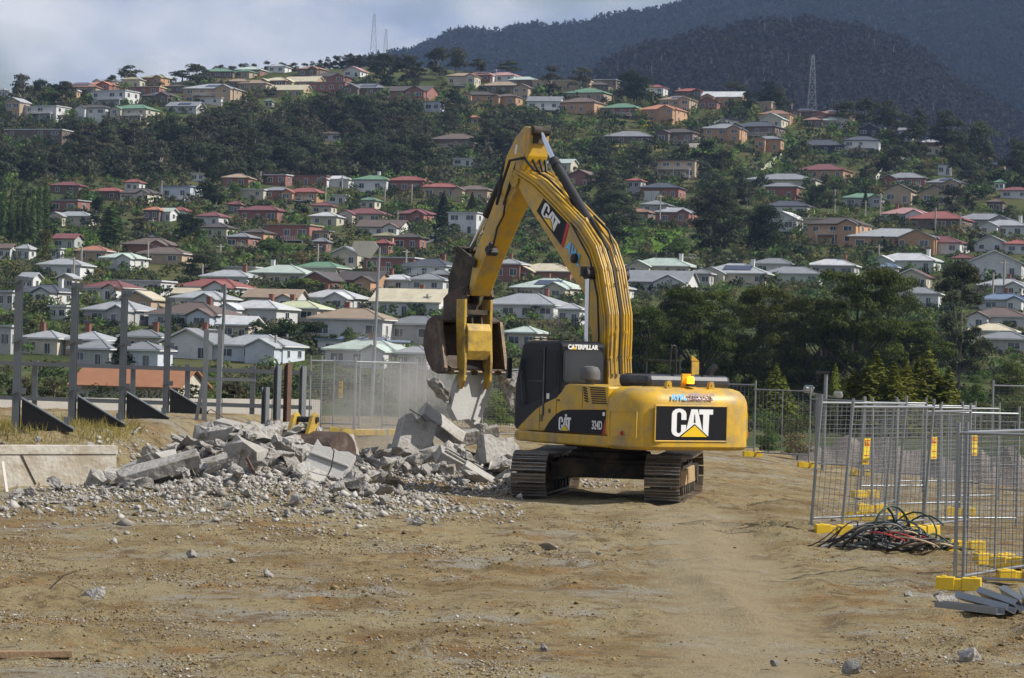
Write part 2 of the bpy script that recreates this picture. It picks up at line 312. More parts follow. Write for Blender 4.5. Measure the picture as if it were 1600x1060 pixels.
# ================================================================ HOUSES ON THE HILLSIDE
WALLC = dict(white=((.56, .56, .55), 'white'), cream=((.52, .46, .33), 'cream'), tan=((.42, .29, .16), 'tan brick'), red=((.30, .10, .065), 'red brick'), brown=((.17, .11, .08), 'brown brick'),
             grey=((.38, .38, .37), 'grey'), blue=((.46, .52, .60), 'pale blue'), orange=((.48, .24, .09), 'orange brick'), mint=((.48, .55, .47), 'pale green'), black=((.04, .04, .045), 'black'))
ROOFC = dict(white=((.47, .48, .49), 'white'), lgrey=((.31, .33, .35), 'pale grey'), grey=((.20, .215, .235), 'grey'), navy=((.055, .065, .09), 'charcoal'), brown=((.15, .095, .07), 'brown'), dbrown=((.085, .065, .055), 'dark brown'),
             maroon=((.20, .045, .045), 'maroon'), red=((.32, .06, .04), 'red'), orange=((.45, .15, .05), 'orange'), terra=((.33, .15, .075), 'terracotta'), green=((.10, .24, .13), 'green'), mint=((.40, .50, .42), 'pale green'),
             olive=((.30, .28, .13), 'olive'), cream=((.56, .48, .29), 'cream'), tan=((.34, .23, .13), 'tan'), blue=((.11, .18, .32), 'blue'), pink=((.48, .22, .20), 'pink'), lime=((.5, .53, .28), 'yellow green'))
def mute(c, f=.3): g = sum(c) / 3; return tuple(x * (1 - f) + g * f for x in c)
WALLC = {k: (mute(c), n_) for k, (c, n_) in WALLC.items()}; ROOFC = {k: (mute(c), n_) for k, (c, n_) in ROOFC.items()}
for k, (c, _) in WALLC.items(): mat('wall_' + k, c, 0.85, var=0.10, vs=0.6, rnd=0.1, wave=('Z', 3.3, 0.25) if k in ('white', 'cream', 'grey', 'mint', 'blue') else None, bump=0.35 if k in ('tan', 'red', 'brown', 'orange') else 0, bs=9, dirt=tuple(x * 0.72 for x in c), dcov=0.38, ds=0.8)
for k, (c, _) in ROOFC.items(): mat('roof_' + k, c, 0.62, var=0.14, vs=0.7, rnd=0.12, wave=('X', 2.2, 0.35), dirt=tuple(x * 0.7 + 0.02 for x in c), dcov=0.4, ds=0.5)
GLASS = mat('house_glass', (.035, .045, .055), 0.12, var=0.3, vs=0.5, spec=0.8, rnd=0.5); FRAMEW = mat('window_frame', (.6, .6, .58), 0.6, var=0.05); SOLAR = mat('solar_cell', (.02, .03, .07), 0.15, var=0.1, spec=0.8); BRICKC = mat('chimney_brick', (.2, .085, .06), 0.9, bump=.3)
FASC = mat('fascia_white', (.6, .6, .58), 0.7, var=.08)
# u0 u1 vtop vbase wall roof kind flags   (kind h hip, g gable with ridge across, G gable end in front, f flat; flags s solar, c brick chimney, w white chimney, b balcony, d garage doors)
HOUSES = '''
11 39 153 187 tan lgrey G
42 99 165 190 white white f b
148 207 141 171 white white f bb
97 153 128 149 tan terra h sb
136 183 127 144 red orange h
110 122 139 153 orange white G
0 9 136 150 white lgrey h
180 238 162 193 cream green h b
124 170 163 192 white dbrown h
16 105 202 227 brown white f s
154 192 119 133 white grey h
193 222 120 140 cream olive h
226 262 117 134 orange olive h
205 251 135 150 red cream f
226 275 143 164 brown dbrown h s
265 312 159 177 white grey g s
295 372 129 161 tan lgrey h sb
312 348 157 164 white cream f
262 292 131 146 brown dbrown h
322 367 108 122 brown green h
372 411 106 119 red mint h
370 397 112 122 tan green h
357 391 123 138 brown tan h
377 422 127 141 tan tan h
413 454 120 137 brown cream h
447 501 123 138 tan cream g
425 479 132 154 tan cream g
422 450 102 114 white lgrey h
469 506 103 121 brown terra h
491 545 115 130 red dbrown h
488 545 128 146 red grey f s
506 533 206 221 white brown h
415 426 159 169 cream green h
540 570 104 121 white pink G
545 606 130 148 brown grey h s
606 676 133 156 red dbrown g
703 745 113 136 cream tan h bb
730 774 112 128 red orange h s
764 811 112 128 white pink h
757 815 126 147 brown tan h
727 775 142 159 orange dbrown h
776 812 146 166 orange brown h
679 750 207 232 brown brown h b
730 750 180 196 orange orange h
665 691 158 176 blue grey f
711 742 251 260 white white f
805 831 131 157 tan brown G
800 842 124 135 brown mint h
842 922 125 142 tan cream f
932 965 124 138 brown white f
890 954 136 161 tan green h
918 954 131 143 brown dbrown h
829 876 150 174 white grey g b
880 941 151 178 orange brown h
945 1005 160 183 red green h b
1005 1068 162 191 orange orange h
1013 1041 132 149 white red h b
1037 1085 149 179 tan tan h s
1061 1100 139 152 brown red h
953 1022 205 225 brown grey h
1036 1090 200 227 brown dbrown h b
1024 1091 250 279 tan brown f bb
860 898 249 273 cream mint g
890 938 266 293 red brown G
1104 1162 142 169 orange white g
1095 1126 152 171 red brown G
1180 1209 159 177 tan cream f
1192 1240 171 194 orange terra h
1192 1230 177 201 cream mint G
1240 1282 169 189 brown dbrown h s
1282 1333 171 196 red terra h s
1286 1326 184 199 cream mint h
1260 1287 183 199 brown terra h
1106 1163 192 224 orange grey h
1150 1221 189 214 brown navy h b
1185 1222 212 238 orange grey h
1252 1325 217 240 black navy h
1325 1374 212 245 white navy h b
1256 1328 255 281 orange maroon h
1177 1286 277 294 cream grey h
1346 1381 194 213 black grey G
1407 1428 200 223 white grey g
1440 1474 210 228 red lgrey h
1449 1471 231 242 cream cream f
1468 1486 256 275 white grey f
1552 1571 243 260 orange navy h
1388 1452 269 293 red grey h bd
1456 1512 279 298 tan grey h s
1388 1432 288 320 tan brown G
1442 1491 290 321 tan dbrown G
1570 1612 295 311 white maroon h
1546 1571 311 332 brown brown h
1325 1381 311 323 grey green h
1556 1570 288 298 mint green h
83 126 284 304 brown maroon h
147 192 294 313 brown red h
192 246 294 317 cream dbrown h
197 221 280 299 white red h
81 131 312 334 red lgrey f
86 144 332 353 cream lgrey h
227 255 323 346 brown orange h
249 272 330 346 white mint g
254 306 290 314 blue blue f b
0 19 382 406 white brown g
28 51 383 406 white lgrey h
87 121 376 389 lgrey maroon g
82 97 393 406 white white f
123 170 392 409 tan orange h
163 221 400 421 white mint h
199 272 373 399 red brown h
224 290 394 413 tan brown h
67 132 410 432 white lgrey h
301 321 275 284 white cream f
352 391 271 292 red tan h
417 451 272 290 red white f
452 511 273 291 red brown f
506 548 275 293 white white h
360 413 295 310 cream white f
413 455 292 312 red grey h
449 506 293 316 orange red h b
515 540 307 319 white white f
379 440 321 348 red maroon h
358 377 319 334 brown maroon h
311 353 340 353 white maroon h
318 362 348 373 cream dbrown h
358 397 364 389 red grey h
380 421 357 382 orange dbrown h
421 492 350 378 red olive f b
492 516 360 378 tan grey f
489 530 341 353 cream white h
491 521 325 336 cream maroon h
268 294 324 344 white red h
492 513 374 394 red grey h
558 610 273 302 white green h wb
610 666 275 304 red red h
666 716 286 312 tan red h
716 768 289 316 tan brown h
705 749 331 366 white white f
625 678 326 351 red maroon h
564 591 311 327 cream green h
540 604 331 349 cream maroon h
587 621 369 385 orange olive h
620 660 364 393 red dbrown h
565 632 359 370 white brown g
588 611 388 397 red red h
523 565 386 421 cream grey G b
576 652 401 427 red white f b
637 712 404 433 white navy h cb
776 820 405 441 red lgrey h c
982 1006 278 310 grey red h
1008 1066 285 317 red navy h d
1031 1086 324 353 red lgrey h
1006 1048 318 334 grey grey h
975 1020 328 346 brown terra h
1200 1251 285 315 red grey h
1201 1269 313 339 white navy h c
1205 1258 331 362 white white G
1261 1306 340 368 cream cream f
1274 1356 339 383 orange dbrown h b
1343 1466 356 393 orange lgrey h bb
1271 1339 409 432 grey white h c
1183 1242 411 429 white grey h
1105 1205 411 446 cream lgrey h sw
1205 1283 423 445 mint grey h
1387 1459 325 349 white pink h c
1431 1517 329 361 brown red h
1503 1581 336 358 grey grey h
1542 1612 343 372 white lgrey h w
1432 1512 368 397 white maroon h
1530 1580 374 395 white lgrey G
1575 1612 381 397 white red h
1377 1471 399 424 mint white h w
1378 1403 418 434 white blue h
1407 1457 421 452 cream maroon G
1493 1524 400 420 cream maroon h
1521 1605 393 440 white green G bb
1540 1612 438 464 white lgrey h c
1415 1471 449 480 white grey h
1540 1606 470 487 white blue h c
1526 1612 481 520 white brown h
1523 1590 520 539 mint cream h
1540 1612 530 553 grey grey h
35 107 445 476 white navy h w
93 117 437 453 cream lgrey G
33 58 441 453 white lgrey g
0 20 453 484 grey white f
185 260 437 461 white white f
136 209 447 469 white maroon h
194 245 468 488 tan cream G
139 232 482 507 grey lgrey h c
80 107 487 501 mint white f
41 105 521 554 cream lgrey h c
108 174 520 557 tan lgrey h c
194 255 516 554 cream grey h c
0 19 507 554 grey white f
117 190 554 572 grey grey h
190 255 556 574 blue grey h
358 404 416 442 cream white f
400 484 416 445 cream mint h w
470 535 422 436 cream green h
475 535 428 457 red dbrown G
532 600 429 457 orange dbrown g c
322 396 439 451 white lgrey h c
286 383 447 468 white red h
274 307 465 479 cream cream g
277 360 472 487 white lgrey h
243 360 484 514 blue brown h c
360 450 474 504 white white h c
429 506 482 503 cream lime h c
389 468 472 486 white tan g
346 400 502 531 cream white g
262 353 519 561 white grey G c
345 457 526 566 blue lgrey h
480 565 453 486 white white h c
496 607 482 535 white tan h c
592 695 452 494 white cream g c
612 698 494 537 grey grey h
508 620 534 557 white blue f s
520 630 543 573 white mint h c
626 675 550 578 grey lgrey h
675 704 426 447 red grey h
645 697 443 456 white grey h
587 648 443 456 white white h c
813 900 413 442 red cream h c
812 910 436 469 cream mint h cs
767 886 467 497 white lgrey h c
798 848 511 546 cream mint h
876 910 475 509 white lgrey h
992 1086 416 433 cream mint h w
971 1081 430 459 white grey g
1082 1113 421 447 grey grey h
700 770 500 530 grey lgrey h
930 985 440 470 white lgrey h
'''
WALLC['lgrey'] = WALLC['grey']; MATS['wall_lgrey'] = MATS['wall_grey']
def window_meshes():
    f = MB(); t = 0.055
    f.box((0, -.03, .5 - t / 2), (1, .1, t)); f.box((0, -.03, -.5 + t / 2), (1, .1, t)); f.box((-.5 + t / 2, -.03, 0), (t, .1, 1 - 2 * t)); f.box((.5 - t / 2, -.03, 0), (t, .1, 1 - 2 * t)); f.box((0.06, -.025, 0), (.035, .08, 1 - 2 * t))
    a = f.mesh('window'); a.materials.append(FRAMEW)
    p = MB().box((0, -.012, 0), (1 - 2 * t, .03, 1 - 2 * t)); b = p.mesh('pane'); b.materials.append(GLASS)
    f2 = MB(); f2.v, f2.f, f2.m = list(f.v), list(f.f), list(f.m); f2.box((0, -.012, 0), (1 - 2 * t, .03, 1 - 2 * t), mi=1); c = f2.mesh('window'); c.materials.append(FRAMEW); c.materials.append(GLASS)
    d = MB(); d.box((0, -.02, 0), (1, .06, 1)); [d.box((0, -.055, -.4 + .2 * i), (.96, .02, .17)) for i in range(5)]; dm = d.mesh('garage_door'); dm.materials.append(FRAMEW)
    s = MB(); s.box((0, 0, .04), (1, 1, .08)); [s.box((0, -.375 + .25 * i, .085), (.98, .235, .012)) for i in range(4)]; sm = s.mesh('solar_panel'); sm.materials.append(SOLAR)
    return a, b, c, dm, sm
WFRM, WPANE, WFAR, GDOOR, SPAN = window_meshes()
HR = []; HLIST = []
hrs = random.Random(11)
def house(u0, u1, vt, vb, wall, roof, kind, fl):
    P = hit((u0 + u1) / 2, vb, 300); ppm = FPX / P.y; w = (u1 - u0) * 1.25 / ppm; h = (vb - vt) / ppm
    a = rad(hrs.uniform(12, 27)); rat = hrs.uniform(.62, .8) if w > 9 else hrs.uniform(.8, 1.0)
    if kind == 'G': a = rad(hrs.uniform(14, 24)); rat = 1.15
    if kind == 'f': rat = .6
    L = w / (math.cos(a) + rat * math.sin(a)); Wd = L * rat; ov = .45
    if kind == 'G': Wd = min(Wd, 12)
    hr = {'h': .2, 'g': .24, 'G': .26, 'f': 0}[kind] * min(L, Wd); hr = min(max(hr, .9), 2.3) if kind != 'f' else .3
    if kind == 'G': hr = min(.24 * L, 2.6)
    hw = max(h - hr - .1, 2.2); st = 2 if hw > 4.1 else 1
    if hw > 7.5: st = 3
    root = empty('house', (P.x, P.y + Wd / 2 * .9, P.z), (0, 0, -a))
    b = MB(); x, y = L / 2, Wd / 2
    b.box((0, 0, hw / 2 - 1.6), (L, Wd, hw + 3.2))
    if kind == 'g': b.prism([(-y, hw), (y, hw), (0, hw + hr)], -x, x)
    if kind == 'G': b.prism([(-x, hw), (x, hw), (0, hw + hr)], -y, y, axis='y')
    ob('wall', b, MATS['wall_' + wall], root)
    r = MB(); X1, Y1 = x + ov, y + ov; e = hw - .02; t = .2
    if kind == 'f':
        r.box((0, 0, hw + .14), (L + .7, Wd + .7, .28)); 
    elif kind == 'h':
        q = min(X1, Y1); rx, ry = X1 - q, Y1 - q
        V = [(-X1, -Y1, e), (X1, -Y1, e), (X1, Y1, e), (-X1, Y1, e), (-X1, -Y1, e + t), (X1, -Y1, e + t), (X1, Y1, e + t), (-X1, Y1, e + t), (-rx, -ry, e + hr + t), (rx, -ry if ry else 0, e + hr + t), (rx, ry, e + hr + t), (-rx, ry, e + hr + t)]
        F = [(3, 2, 1, 0), (0, 1, 5, 4), (1, 2, 6, 5), (2, 3, 7, 6), (3, 0, 4, 7)]
        V[8] = (-rx, -ry, e + hr + t); V[9] = (rx, ry, e + hr + t)
        if X1 >= Y1: F += [(4, 5, 9, 8), (5, 6, 9), (6, 7, 8, 9), (7, 4, 8)]
        else: F += [(4, 5, 8), (5, 6, 9, 8), (6, 7, 9), (7, 4, 8, 9)]
        V = V[:10]; r.add(V, F)
        # ridge capping along the hips
        for c0, c1 in ((4, 8), (5, 9 if X1 >= Y1 else 8), (8, 9)):
            if (Vector(V[c0]) - Vector(V[c1])).length > .5: r.bar(V[c0], V[c1], .3, .12)
    else:
        if kind == 'g': sec = [(-Y1, e - .1), (0, e + hr + .06), (Y1, e - .1), (Y1, e + t - .06), (0, e + hr + t + .1), (-Y1, e + t - .06)]; r.prism(sec, -X1, X1)
        else: sec = [(-X1, e - .1), (0, e + hr + .06), (X1, e - .1), (X1, e + t - .06), (0, e + hr + t + .1), (-X1, e + t - .06)]; r.prism(sec, -Y1, Y1, axis='y')
    ro = ob('roof', r, MATS['roof_' + roof], root)
    near = P.y < 560
    if near and kind == 'h':      # gutter board under the eaves
        g = MB(); g.box((0, -Y1 - .03, e + .06), (2 * X1 + .1, .06, .16)); g.box((X1 + .03, 0, e + .06), (.06, 2 * Y1, .16)); ob('gutter', g, FASC, ro)
    if kind == 'G' and near:
        g = MB(); [g.bar((sx * X1, -Y1 - .04, e + .05), (0, -Y1 - .04, e + hr + .2), .08, .26) for sx in (-1, 1)]; ob('bargeboard', g, FASC, ro)
    wg = None
    if kind in 'hg' and L > 8 and hrs.random() < .5:      # a projecting wing under its own gable
        ww_ = L * hrs.uniform(.3, .42); wx = hrs.choice((-1, 1)) * (x - ww_ / 2 - .02 * L); pr = hrs.uniform(1.6, 3.0); wg = (wx - ww_ / 2, wx + ww_ / 2, pr); wh_ = hw - .12; h2 = min(.23 * ww_, hr * .8)
        ob('wing', MB().box((wx, -y - pr / 2 + .2, wh_ / 2 - 1.6), (ww_, pr + .4, wh_ + 3.2)).prism([(wx - ww_ / 2, wh_), (wx + ww_ / 2, wh_), (wx, wh_ + h2)], y - .2, y + pr, axis='y'), MATS['wall_' + wall], root)
        X2 = ww_ / 2 + .35; ob('wing_roof', MB().prism([(wx - X2, wh_ - .12), (wx, wh_ + h2 + .05), (wx + X2, wh_ - .12), (wx + X2, wh_ + .06), (wx, wh_ + h2 + .25), (wx - X2, wh_ + .06)], y - .6, y + pr + .35, axis='y'), MATS['roof_' + roof], root)
    def win(cx, cz, ww, hh, side):
        yf = -y
        if side == 'f' and wg:
            if wg[0] + ww * .55 < cx < wg[1] - ww * .55: yf = -y - wg[2]
            elif wg[0] - ww * .55 < cx < wg[1] + ww * .55: return
        lc = (cx, yf, cz) if side == 'f' else (x, cx, cz); rt = (0, 0, 0) if side == 'f' else (0, 0, rad(90))
        o = link('window', WFRM if near else WFAR, root, lc, rt, (ww, 1, hh))
        if near: link('pane', WPANE, o)
    sh = hw / st
    for s in range(st):
        nf = max(2, min(4, int(L / 3.3))); zc = s * sh + sh * .56; wh = min(1.5, sh * .5)
        if 'd' in fl and s == 0:
            for k in (-.62, -.2): link('garage_door', GDOOR, root, (k * x, -y, sh * .42), None, (min(2.6, L * .2), 1, sh * .74))
            nf = 2; cxs = [x * .25, x * .7]
        else: cxs = [-x + L * (i + .5) / nf + hrs.uniform(-.25, .25) for i in range(nf)]
        for i, cx in enumerate(cxs):
            if hrs.random() < .1 and nf > 2: continue
            if s == 0 and i == nf // 2 and 'd' not in fl and hrs.random() < .5:
                win(cx, sh * .38, 1.0, min(2.05, sh * .74), 'f'); continue
            win(cx, zc, min(hrs.choice((1.2, 1.6, 2.2)), L / nf * .8), wh, 'f')
        ns = max(1, min(2, int(Wd / 3.6)))
        for i in range(ns): win(-y + Wd * (i + .5) / ns, zc, min(hrs.choice((.9, 1.3)), Wd * .3), wh, 's')
    if 'b' in fl:
        for s in ([0, 1] if fl.count('b') > 1 and st > 1 else [st - 1]):
            z0 = s * sh - (.05 if s else -.15); bb = MB(); bw = L * .72; bx = L * .06
            bb.box((bx, -y - .75, z0 + .08), (bw, 1.5, .16)); bb.box((bx, -y - 1.47, z0 + 1.02), (bw, .06, .08))
            n = int(bw / .5); [bb.box((bx - bw / 2 + bw * i / n, -y - 1.47, z0 + .57), (.05, .04, .82)) for i in range(n + 1)]
            [bb.box((bx + k * bw / 2 * .97, -y - 1.42, z0 - 1.1), (.14, .14, 2.2)) for k in (-1, 0, 1)]
            ob('balcony', bb, FASC, root)
    if 'c' in fl or 'w' in fl:
        cx = hrs.uniform(-.5, .6) * x; cy = hrs.uniform(-.1, .35) * y; c = MB().box((cx, cy, e + hr * .55 + .6), (.75, .6, 1.6 + hr * .5)).box((cx, cy, e + hr * .8 + 1.45), (.87, .72, .14)); ob('chimney', c, BRICKC if 'c' in fl else FASC, ro)
    if 's' in fl:
        if kind == 'f': link('solar_panel', SPAN, ro, (-x * .35, -y * .2, hw + .3), (rad(10), 0, 0), (L * .35, Wd * .5, 1)); link('solar_panel', SPAN, ro, (x * .4, -y * .2, hw + .3), (rad(10), 0, 0), (L * .3, Wd * .5, 1))
        else:
            pitch = math.atan2(hr, Y1 if kind != 'G' else X1); link('solar_panel', SPAN, ro, (L * .05, -Y1 * .52, e + t + hr * .48 + .06), (pitch, 0, 0), (min(L * .42, 6), Y1 * .5, 1))
    HR.append((u0, u1, vt, vb, P.y)); HLIST.append((root, wall, roof, kind, fl, st, L, P))
rows = [q.split() for q in HOUSES.strip().splitlines()]
for q in rows: house(*[float(t) for t in q[:4]], q[4], q[5], q[6], q[7] if len(q) > 7 else '')
# labels: look first, then the neighbouring house
KN = {'h': 'hipped', 'g': 'gabled', 'G': 'gable-fronted', 'f': 'flat'}; SN = {1: 'single-storey', 2: 'two-storey', 3: 'three-storey'}
def base_label(i):
    _, wl_, rf, kd, fl, st, L, P = HLIST[i]; ex = ''
    if 'b' in fl: ex = ' and balcony'
    elif 'd' in fl: ex = ' and garage doors'
    elif 's' in fl: ex = ' and solar panels'
    elif 'c' in fl: ex = ' and brick chimney'
    elif 'w' in fl: ex = ' and white chimney'
    return '%s %s house, %s %s roof%s' % (SN[st], WALLC[wl_][1], ROOFC[rf][1], KN[kd], ex)
labs = [base_label(i) for i in range(len(HLIST))]
def relation(i, j):
    A, B = HLIST[i][7], HLIST[j][7]; dy = A.y - B.y
    return 'uphill of' if dy > 9 else 'downhill of' if dy < -9 else 'beside'
final = []
for i in range(len(labs)):
    if labs.count(labs[i]) == 1: final.append(labs[i]); continue
    P = HLIST[i][7]; near_ = sorted((j for j in range(len(labs)) if j != i), key=lambda j: (HLIST[j][7] - P).length)
    cand = ['%s, %s %s-roofed %s house' % (labs[i], relation(i, j), ROOFC[HLIST[j][2]][1], WALLC[HLIST[j][1]][1]) for j in near_[:5]]
    same = [j for j in range(i) if labs[j] == labs[i]]; used = {final[j] for j in same}
    final.append(next((c for c in cand if c not in used), cand[0]))
for i, h_ in enumerate(HLIST): tag(h_[0], final[i], 'house', 'houses on the suburban hillside')

def nbh(P, k=0):
    j = sorted(range(len(HLIST)), key=lambda q: (HLIST[q][7] - P).length)[k]; q = HLIST[j]
    return '%s the %s-roofed %s house' % ({'uphill of': 'above', 'downhill of': 'below', 'beside': 'beside'}['uphill of' if P.y - q[7].y > 9 else 'downhill of' if P.y - q[7].y < -9 else 'beside'], ROOFC[q[2]][1], WALLC[q[1]][1])

# ================================================================ TREES AND SCRUB
rs = np.random.RandomState(3)
def leaf_quads(P, N, size, jit=0.35):
    n = len(P); N = N + rs.normal(0, .55, (n, 3)); N /= np.linalg.norm(N, axis=1, keepdims=True) + 1e-6
    R = rs.normal(0, 1, (n, 3)); T = np.cross(N, R); T /= np.linalg.norm(T, axis=1, keepdims=True) + 1e-6; B = np.cross(N, T)
    s = size * rs.uniform(1 - jit, 1 + jit, (n, 1)); a = T * s * .5; b = B * s * .5 * rs.uniform(.55, 1, (n, 1))
    V = np.stack([P - a - b, P + a - b * .6, P + a * .8 + b, P - a * .7 + b * .8], 1).reshape(-1, 3)
    return V, np.arange(n * 4).reshape(n, 4)
def cloud(blobs, n, size, shell=(.72, 1.06)):
    blobs = np.array(blobs, float); w = (blobs[:, 3] * blobs[:, 5]); k = rs.choice(len(blobs), n, p=w / w.sum()); b = blobs[k]
    d = rs.normal(0, 1, (n, 3)); d /= np.linalg.norm(d, axis=1, keepdims=True); d[:, 2] = np.where(d[:, 2] < -.35, -d[:, 2] * .6, d[:, 2])
    r = rs.uniform(shell[0], shell[1], (n, 1)); P = b[:, :3] + d * b[:, 3:6] * r
    return leaf_quads(P, d / b[:, 3:6] * b[:, 3:4], size)
def gum_blobs(k=17, rr=3.0, z0=2.4, z1=8.9, br=(1.0, 1.75), fl=.8):
    B = []
    for i in range(k):
        z = rs.uniform(z0, z1); q = 1 - ((z - (z0 + z1) / 2.15) / (z1 - z0) * 1.5) ** 2; q = max(q, .25); a = rs.uniform(0, 6.28); d = rr * q * rs.uniform(.25, 1); r = rs.uniform(*br)
        B.append((d * math.cos(a), d * math.sin(a), z, r, r, r * fl))
    B.append((0, 0, z1, 1.2, 1.2, .8)); return B
def limbs(blobs, r0, base=0.3, n=6, m=None, name='trunk'):
    mb = MB(); top = max(b[2] for b in blobs); pts = [(rs.normal(0, .12) * z, rs.normal(0, .12) * z, z * top * .92 / 4) for z in range(5)]; pts[0] = (0, 0, -.6)
    pts = [(p[0] * .35, p[1] * .35, p[2]) for p in pts]; mb.tube(pts, r0, 7, r2=r0 * .25)
    for b in sorted(blobs, key=lambda q: -(q[0] ** 2 + q[1] ** 2))[:n]:
        zs = max(top * .22, b[2] * .55); s = (0, 0, zs); mb.tube([s, (b[0] * .45, b[1] * .45, zs + (b[2] - zs) * .45), (b[0] * .95, b[1] * .95, b[2])], r0 * .5, 5, r2=r0 * .12)
    me = mb.mesh(name, 60); me.materials.append(m); return me
BARK = mat('bark_grey', (.16, .13, .105), .95, var=.35, vs=4, bump=.5, bs=12); BARKP = mat('bark_pale', (.42, .38, .32), .9, var=.3, vs=2, bump=.3); BARKD = mat('bark_dark', (.05, .04, .035), .95, var=.3, vs=4, bump=.5)
LM = dict(gum=leafmat('leaf_gum', (0.0286, 0.03692, 0.02028), (0.1038, 0.1137, 0.06375)), gumb=leafmat('leaf_gum_brown', (0.03787, 0.03787, 0.02435), (0.1202, 0.1122, 0.07017)), dark=leafmat('leaf_dark', (0.01361, 0.02193, 0.01257), (0.0525, 0.0705, 0.0345)),
          green=leafmat('leaf_green', (0.04004, 0.07124, 0.02132), (0.1363, 0.1963, 0.06125)), bright=leafmat('leaf_bright', (0.05947, 0.09147, 0.02107), (0.194, 0.242, 0.074)), olive=leafmat('leaf_olive', (0.05001, 0.05521, 0.02089), (0.1663, 0.1613, 0.06625)), gold=leafmat('leaf_gold', (.05, .066, .014), (.21, .22, .045)),
          poplar=leafmat('leaf_poplar', (0.03995, 0.06595, 0.02539), (0.1309, 0.1858, 0.07084)), tan=leafmat('leaf_tan', (.10, .08, .035), (.24, .19, .10)), bloom=leafmat('leaf_bloom', (.12, .13, .08), (.42, .42, .33)), wattle=leafmat('leaf_wattle', (.16, .13, .008), (.5, .38, .02)),
          pine=leafmat('leaf_pine', (0.0234, 0.0416, 0.013), (0.125, 0.1562, 0.045), .25), pinel=leafmat('leaf_pine_light', (.03, .042, .014), (.135, .15, .05), .25), far=leafmat('leaf_far_shaded', (.006, .008, .011), (.02, .024, .028), .1), spur=leafmat('leaf_spur', (.022, .021, .022), (.056, .051, .05), .1), twig=mat('twig', (.12, .095, .075), .95))  # far: cloud shadow over the mountain, put into darker leaf colours
VAR = {}
def variant(key, blobs, n, size, leaf, bark, r0, nl=6, extra=None, shell=(.72, 1.06)):
    V, F = cloud(blobs, n, size, shell) if blobs is not None else extra
    VAR.setdefault(key, []).append((limbs(blobs if blobs is not None else [(0, 0, 8.5, .1, .1, .1)], r0, n=nl, m=bark), npmesh('crown', V, F, LM[leaf])))
for i in range(4): variant('gum', gum_blobs(), 2000, .40, 'gum', BARK if i % 2 else BARKP, .24)
for i in range(3): variant('gumb', gum_blobs(14, 2.7, 3.0, 9.1, (.8, 1.4), .8), 1400, .38, 'gumb', BARKP, .22)
def rb(k=13, rr=2.4, z0=.6, z1=8.0): return [(rr * math.cos(a := rs.uniform(0, 6.28)) * (t := rs.uniform(.1, 1)), rr * math.sin(a) * t, rs.uniform(z0 + 1, z1), r := rs.uniform(1.3, 2.1), r, r * .85) for _ in range(k)] + [(0, 0, 8.3, 1.5, 1.5, 1.5)]
for i in range(3): variant('dark', rb(), 1900, .42, 'dark', BARKD, .25, 3)
for i in range(3): variant('green', rb(), 1700, .42, 'green', BARK, .22, 3)
for i in range(2): variant('bright', rb(), 1500, .42, 'bright', BARK, .2, 3); variant('olive', rb(), 1500, .42, 'olive', BARK, .2, 3); variant('tan', rb(), 1400, .4, 'tan', BARK, .2, 3); variant('bloom', rb(), 1200, .38, 'bloom', BARK, .2, 3)
for i in range(3): variant('poplar', [(rs.normal(0, .12), rs.normal(0, .12), z, r := .95 * math.sin(min(1, (z + .6) / 3.4) * 1.57) * (1.02 if z < 6 else max(.12, (10.2 - z) / 4.2)), r, 1.0) for z in np.arange(1.0, 9.9, .42)], 1700, .3, 'poplar', BARK, .16, 0)
def cone_pts(n, rb_, h, jag=.16, z0=.3):
    t = rs.uniform(0, 1, n) ** .62; z = z0 + (h - z0) * (1 - t); a = rs.uniform(0, 6.28, n); lay = 1 + jag * np.sin(z * 5 + 3 * np.sin(a * 3)); r = rb_ * t * lay * rs.uniform(.75, 1.08, n)
    P = np.stack([r * np.cos(a), r * np.sin(a), z], 1); N = np.stack([np.cos(a), np.sin(a), np.full(n, .5)], 1); return P, N
for i in range(2): variant('cone', None, 0, 0, 'dark', BARKD, .2, 0, leaf_quads(*cone_pts(1700, 2.4, 10), .42))
def feathery(n, k=6):
    Vs, Fs = [], []; off = 0
    for j in range(k):
        a = rs.uniform(0, 6.28); d = 0 if j == 0 else rs.uniform(.6, 1.5); h = 10 if j == 0 else rs.uniform(6.2, 8.8); P, N = cone_pts(n // k, 1.9 if j == 0 else 1.35, h, .28); P = P + np.array([d * math.cos(a), d * math.sin(a), 0]); N[:, 2] += .9
        V, F = leaf_quads(P, N, .22); Vs.append(V); Fs.append(F + off); off += len(V)
    return np.concatenate(Vs), np.concatenate(Fs)
for i in range(3): variant('gold', None, 0, 0, 'gold', BARKD, .2, 0, feathery(12000, 9))
def pine_blobs(k=60):
    B = []
    for i in range(k):
        z = rs.uniform(1.0, 9.5); rr = 4.5 * max(.05, 1 - ((z - 5.2) / 5.2) ** 2) ** .5; a = rs.uniform(0, 6.28); d = rr * rs.uniform(.3, 1); r = rs.uniform(.9, 1.7); B.append((d * math.cos(a), d * math.sin(a), z, r, r, r * .5))
    return B
for i in range(3): variant('pine', pine_blobs(), 30000, .17, ('pine', 'pinel', 'pine')[i], BARKD, .3, 16, shell=(.5, 1.08))
for i in range(1): variant('tallgum', gum_blobs(44, 2.6, 1.8, 9.6, (.5, .95), .75), 14000, .16, 'gum', BARK, .16, 16, shell=(.5, 1.08))
for i in range(2): variant('bush', rb(14, 3.0, 0, 7.5), 7000, .26, 'bright' if i else 'green', BARK, .2, 3)
for i in range(2): variant('biggum', gum_blobs(46, 3.4, 1.6, 9.0, (.7, 1.3), .75), 9000, .22, 'gum', BARKD, .26, 14, shell=(.55, 1.06))
for i in range(1): variant('bigdark', rb(22, 2.7, .2, 8.2), 7000, .26, 'dark', BARKD, .26, 6)
